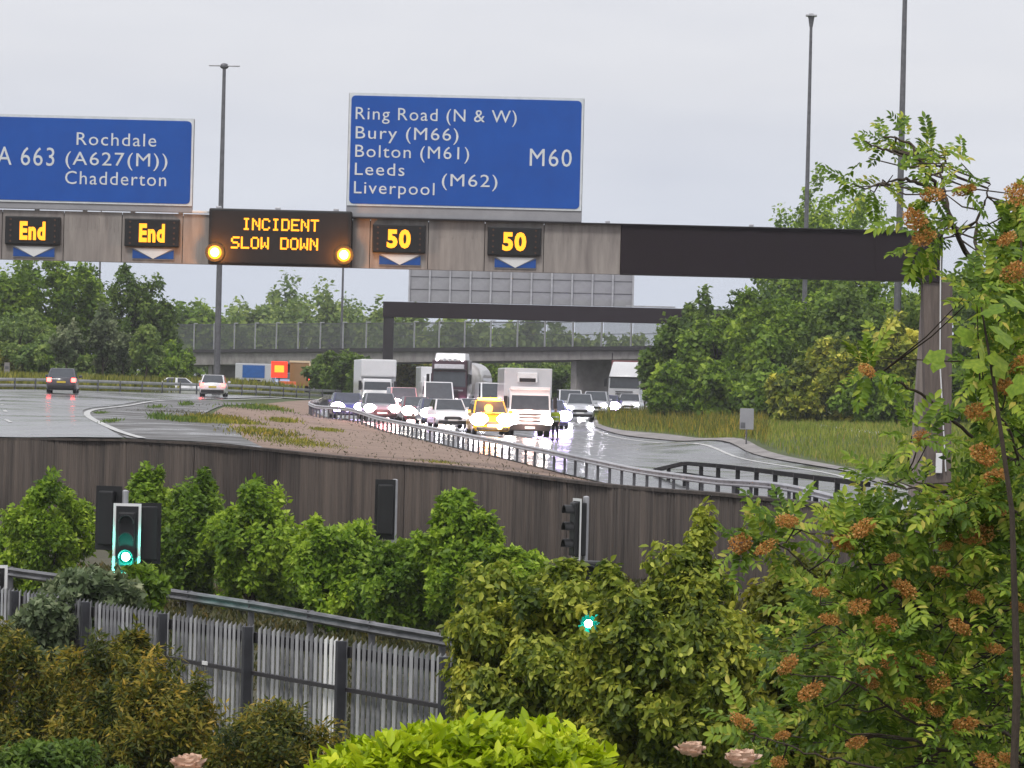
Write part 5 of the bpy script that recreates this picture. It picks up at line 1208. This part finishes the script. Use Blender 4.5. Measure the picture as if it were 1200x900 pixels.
for u, v, d in order:
    e = rp(u, v, d); q = min(samp, key=lambda s: (s-e).length + (0 if s.z < e.z+.1 else .2)); mid = (q+e)/2+Vector((0, 0, -.02))
    twigs.append((q, mid, e)); out_ = (e-q); out_ = out_.normalized() if out_.length > .02 else Vector((0, 0, 1))
    thin = v < 300
    m_ = (g.randint(4, 6) if v > 560 else g.randint(3, 5)) if not thin else g.randint(2, 4); a0 = g.uniform(0, 6.28)
    T = out_.cross(Vector((.3, .9, .1))).normalized(); B = out_.cross(T)
    for k in range(m_):
        a = a0+k*2.4; ax = out_*g.uniform(.2, .8)+(T*math.cos(a)+B*math.sin(a))*g.uniform(.7, 1)+Vector((0, 0, .1))
        nr = Vector((g.gauss(0, .4), -.55+g.gauss(0, .3), 1+g.gauss(0, .2)))
        place(e+ax.normalized()*.01, ax, nr, g.uniform(.09, .155)*(.8 if v < 240 else 1), g.randrange(15))
for i, (q, m_, e) in enumerate(twigs): tw.tube([q, m_, e], [.004, .003, .002], 4, cap=False)
o = tw.build('twigs', M_bark, rw); o['kind'] = 'stuff'
o = objm('leaves', npmesh('leaves', np.concatenate(JV), np.concatenate(JF), LM['rowan'], np.concatenate(JR)), rw); o['kind'] = 'stuff'
for i, (u, v) in enumerate(RUST):
    o = objm('flower_head', fm[i % 3], rw, rp(u, v, 15.22)); s = g.uniform(.030, .060); o.scale = (s*1.2, s, s*g.uniform(.7, 1.1)); o.rotation_euler = (g.uniform(-.7, .5), g.uniform(-.6, .6), g.uniform(0, 6))
# broad lobed leaves of a sycamore shoot at the right
sy = thing('sycamore_sapling', 'sycamore shoot with broad bright lobed leaves at right, against the gantry column', 'sapling', (P(1190, 500, 14.8).x, 14.8, GL(14.8))); sb = Vector(sy.location)
def palm(seed):
    gg = random.Random(seed); mb = MB(); pts = []
    for k, (a, r) in enumerate([(-160, .30), (-125, .72), (-98, .66), (-62, 1.0), (-42, .8), (-20, .95), (0, 1.2), (20, .95), (42, .8), (62, 1.0), (98, .66), (125, .72), (160, .30)]):
        a = math.radians(a); pts.append((math.cos(a)*r, math.sin(a)*r, -.12*r*r+gg.uniform(-.05, .05)))
    for a, b in zip(pts, pts[1:]): mb.bm.faces.new([mb.bm.verts.new(x) for x in ((0, 0, 0), a, b)])
    me = mb.mesh('leaf', LM['rowan']); at = me.attributes.new('rnd', 'FLOAT', 'FACE'); at.data.foreach_set('value', [min(1, .45+.12*seed)]*len(me.polygons)); return me
pm_ = [palm(k) for k in range(4)]
MB().tube([(0, 0, -.1), P(1192, 800, 14.8)-sb, P(1186, 600, 14.8)-sb, P(1165, 450, 14.8)-sb, P(1150, 360, 14.8)-sb], [.02, .015, .010, .007, .003], 6).build('stem', M_bark, sy)
for u, v in [(1138,372),(1160,362),(1128,395),(1150,408),(1170,392),(1140,430),(1166,428),(1092,425),(1183,350),(1188,450)]:
    o = objm('leaf', g.choice(pm_), sy, P(u, v, 14.7+g.uniform(-.1, .1))-sb); s = g.uniform(.045, .07); o.scale = (s, s, s)
    o.rotation_euler = (math.radians(g.uniform(5, 75)), math.radians(g.uniform(-50, 50)), g.uniform(-1.2, 1.2))

# ------------------------------------------------------------------ drizzly air
hb_ = MB().box((0, 4250, 12), (13000, 9300, 40)).mesh('haze', None)
hm = bpy.data.materials.new('haze_air'); hm.use_nodes = True; hn = hm.node_tree; hn.nodes.remove(hn.nodes['Principled BSDF'])
pv = hn.nodes.new('ShaderNodeVolumePrincipled'); pv.inputs['Color'].default_value = (.95, .96, 1, 1); pv.inputs['Density'].default_value = .00020; pv.inputs['Anisotropy'].default_value = .2
hn.links.new(pv.outputs[0], hn.nodes['Material Output'].inputs['Volume']); hb_.materials.append(hm)
hz_o = objm('haze', hb_); hz_o['kind'] = 'stuff'
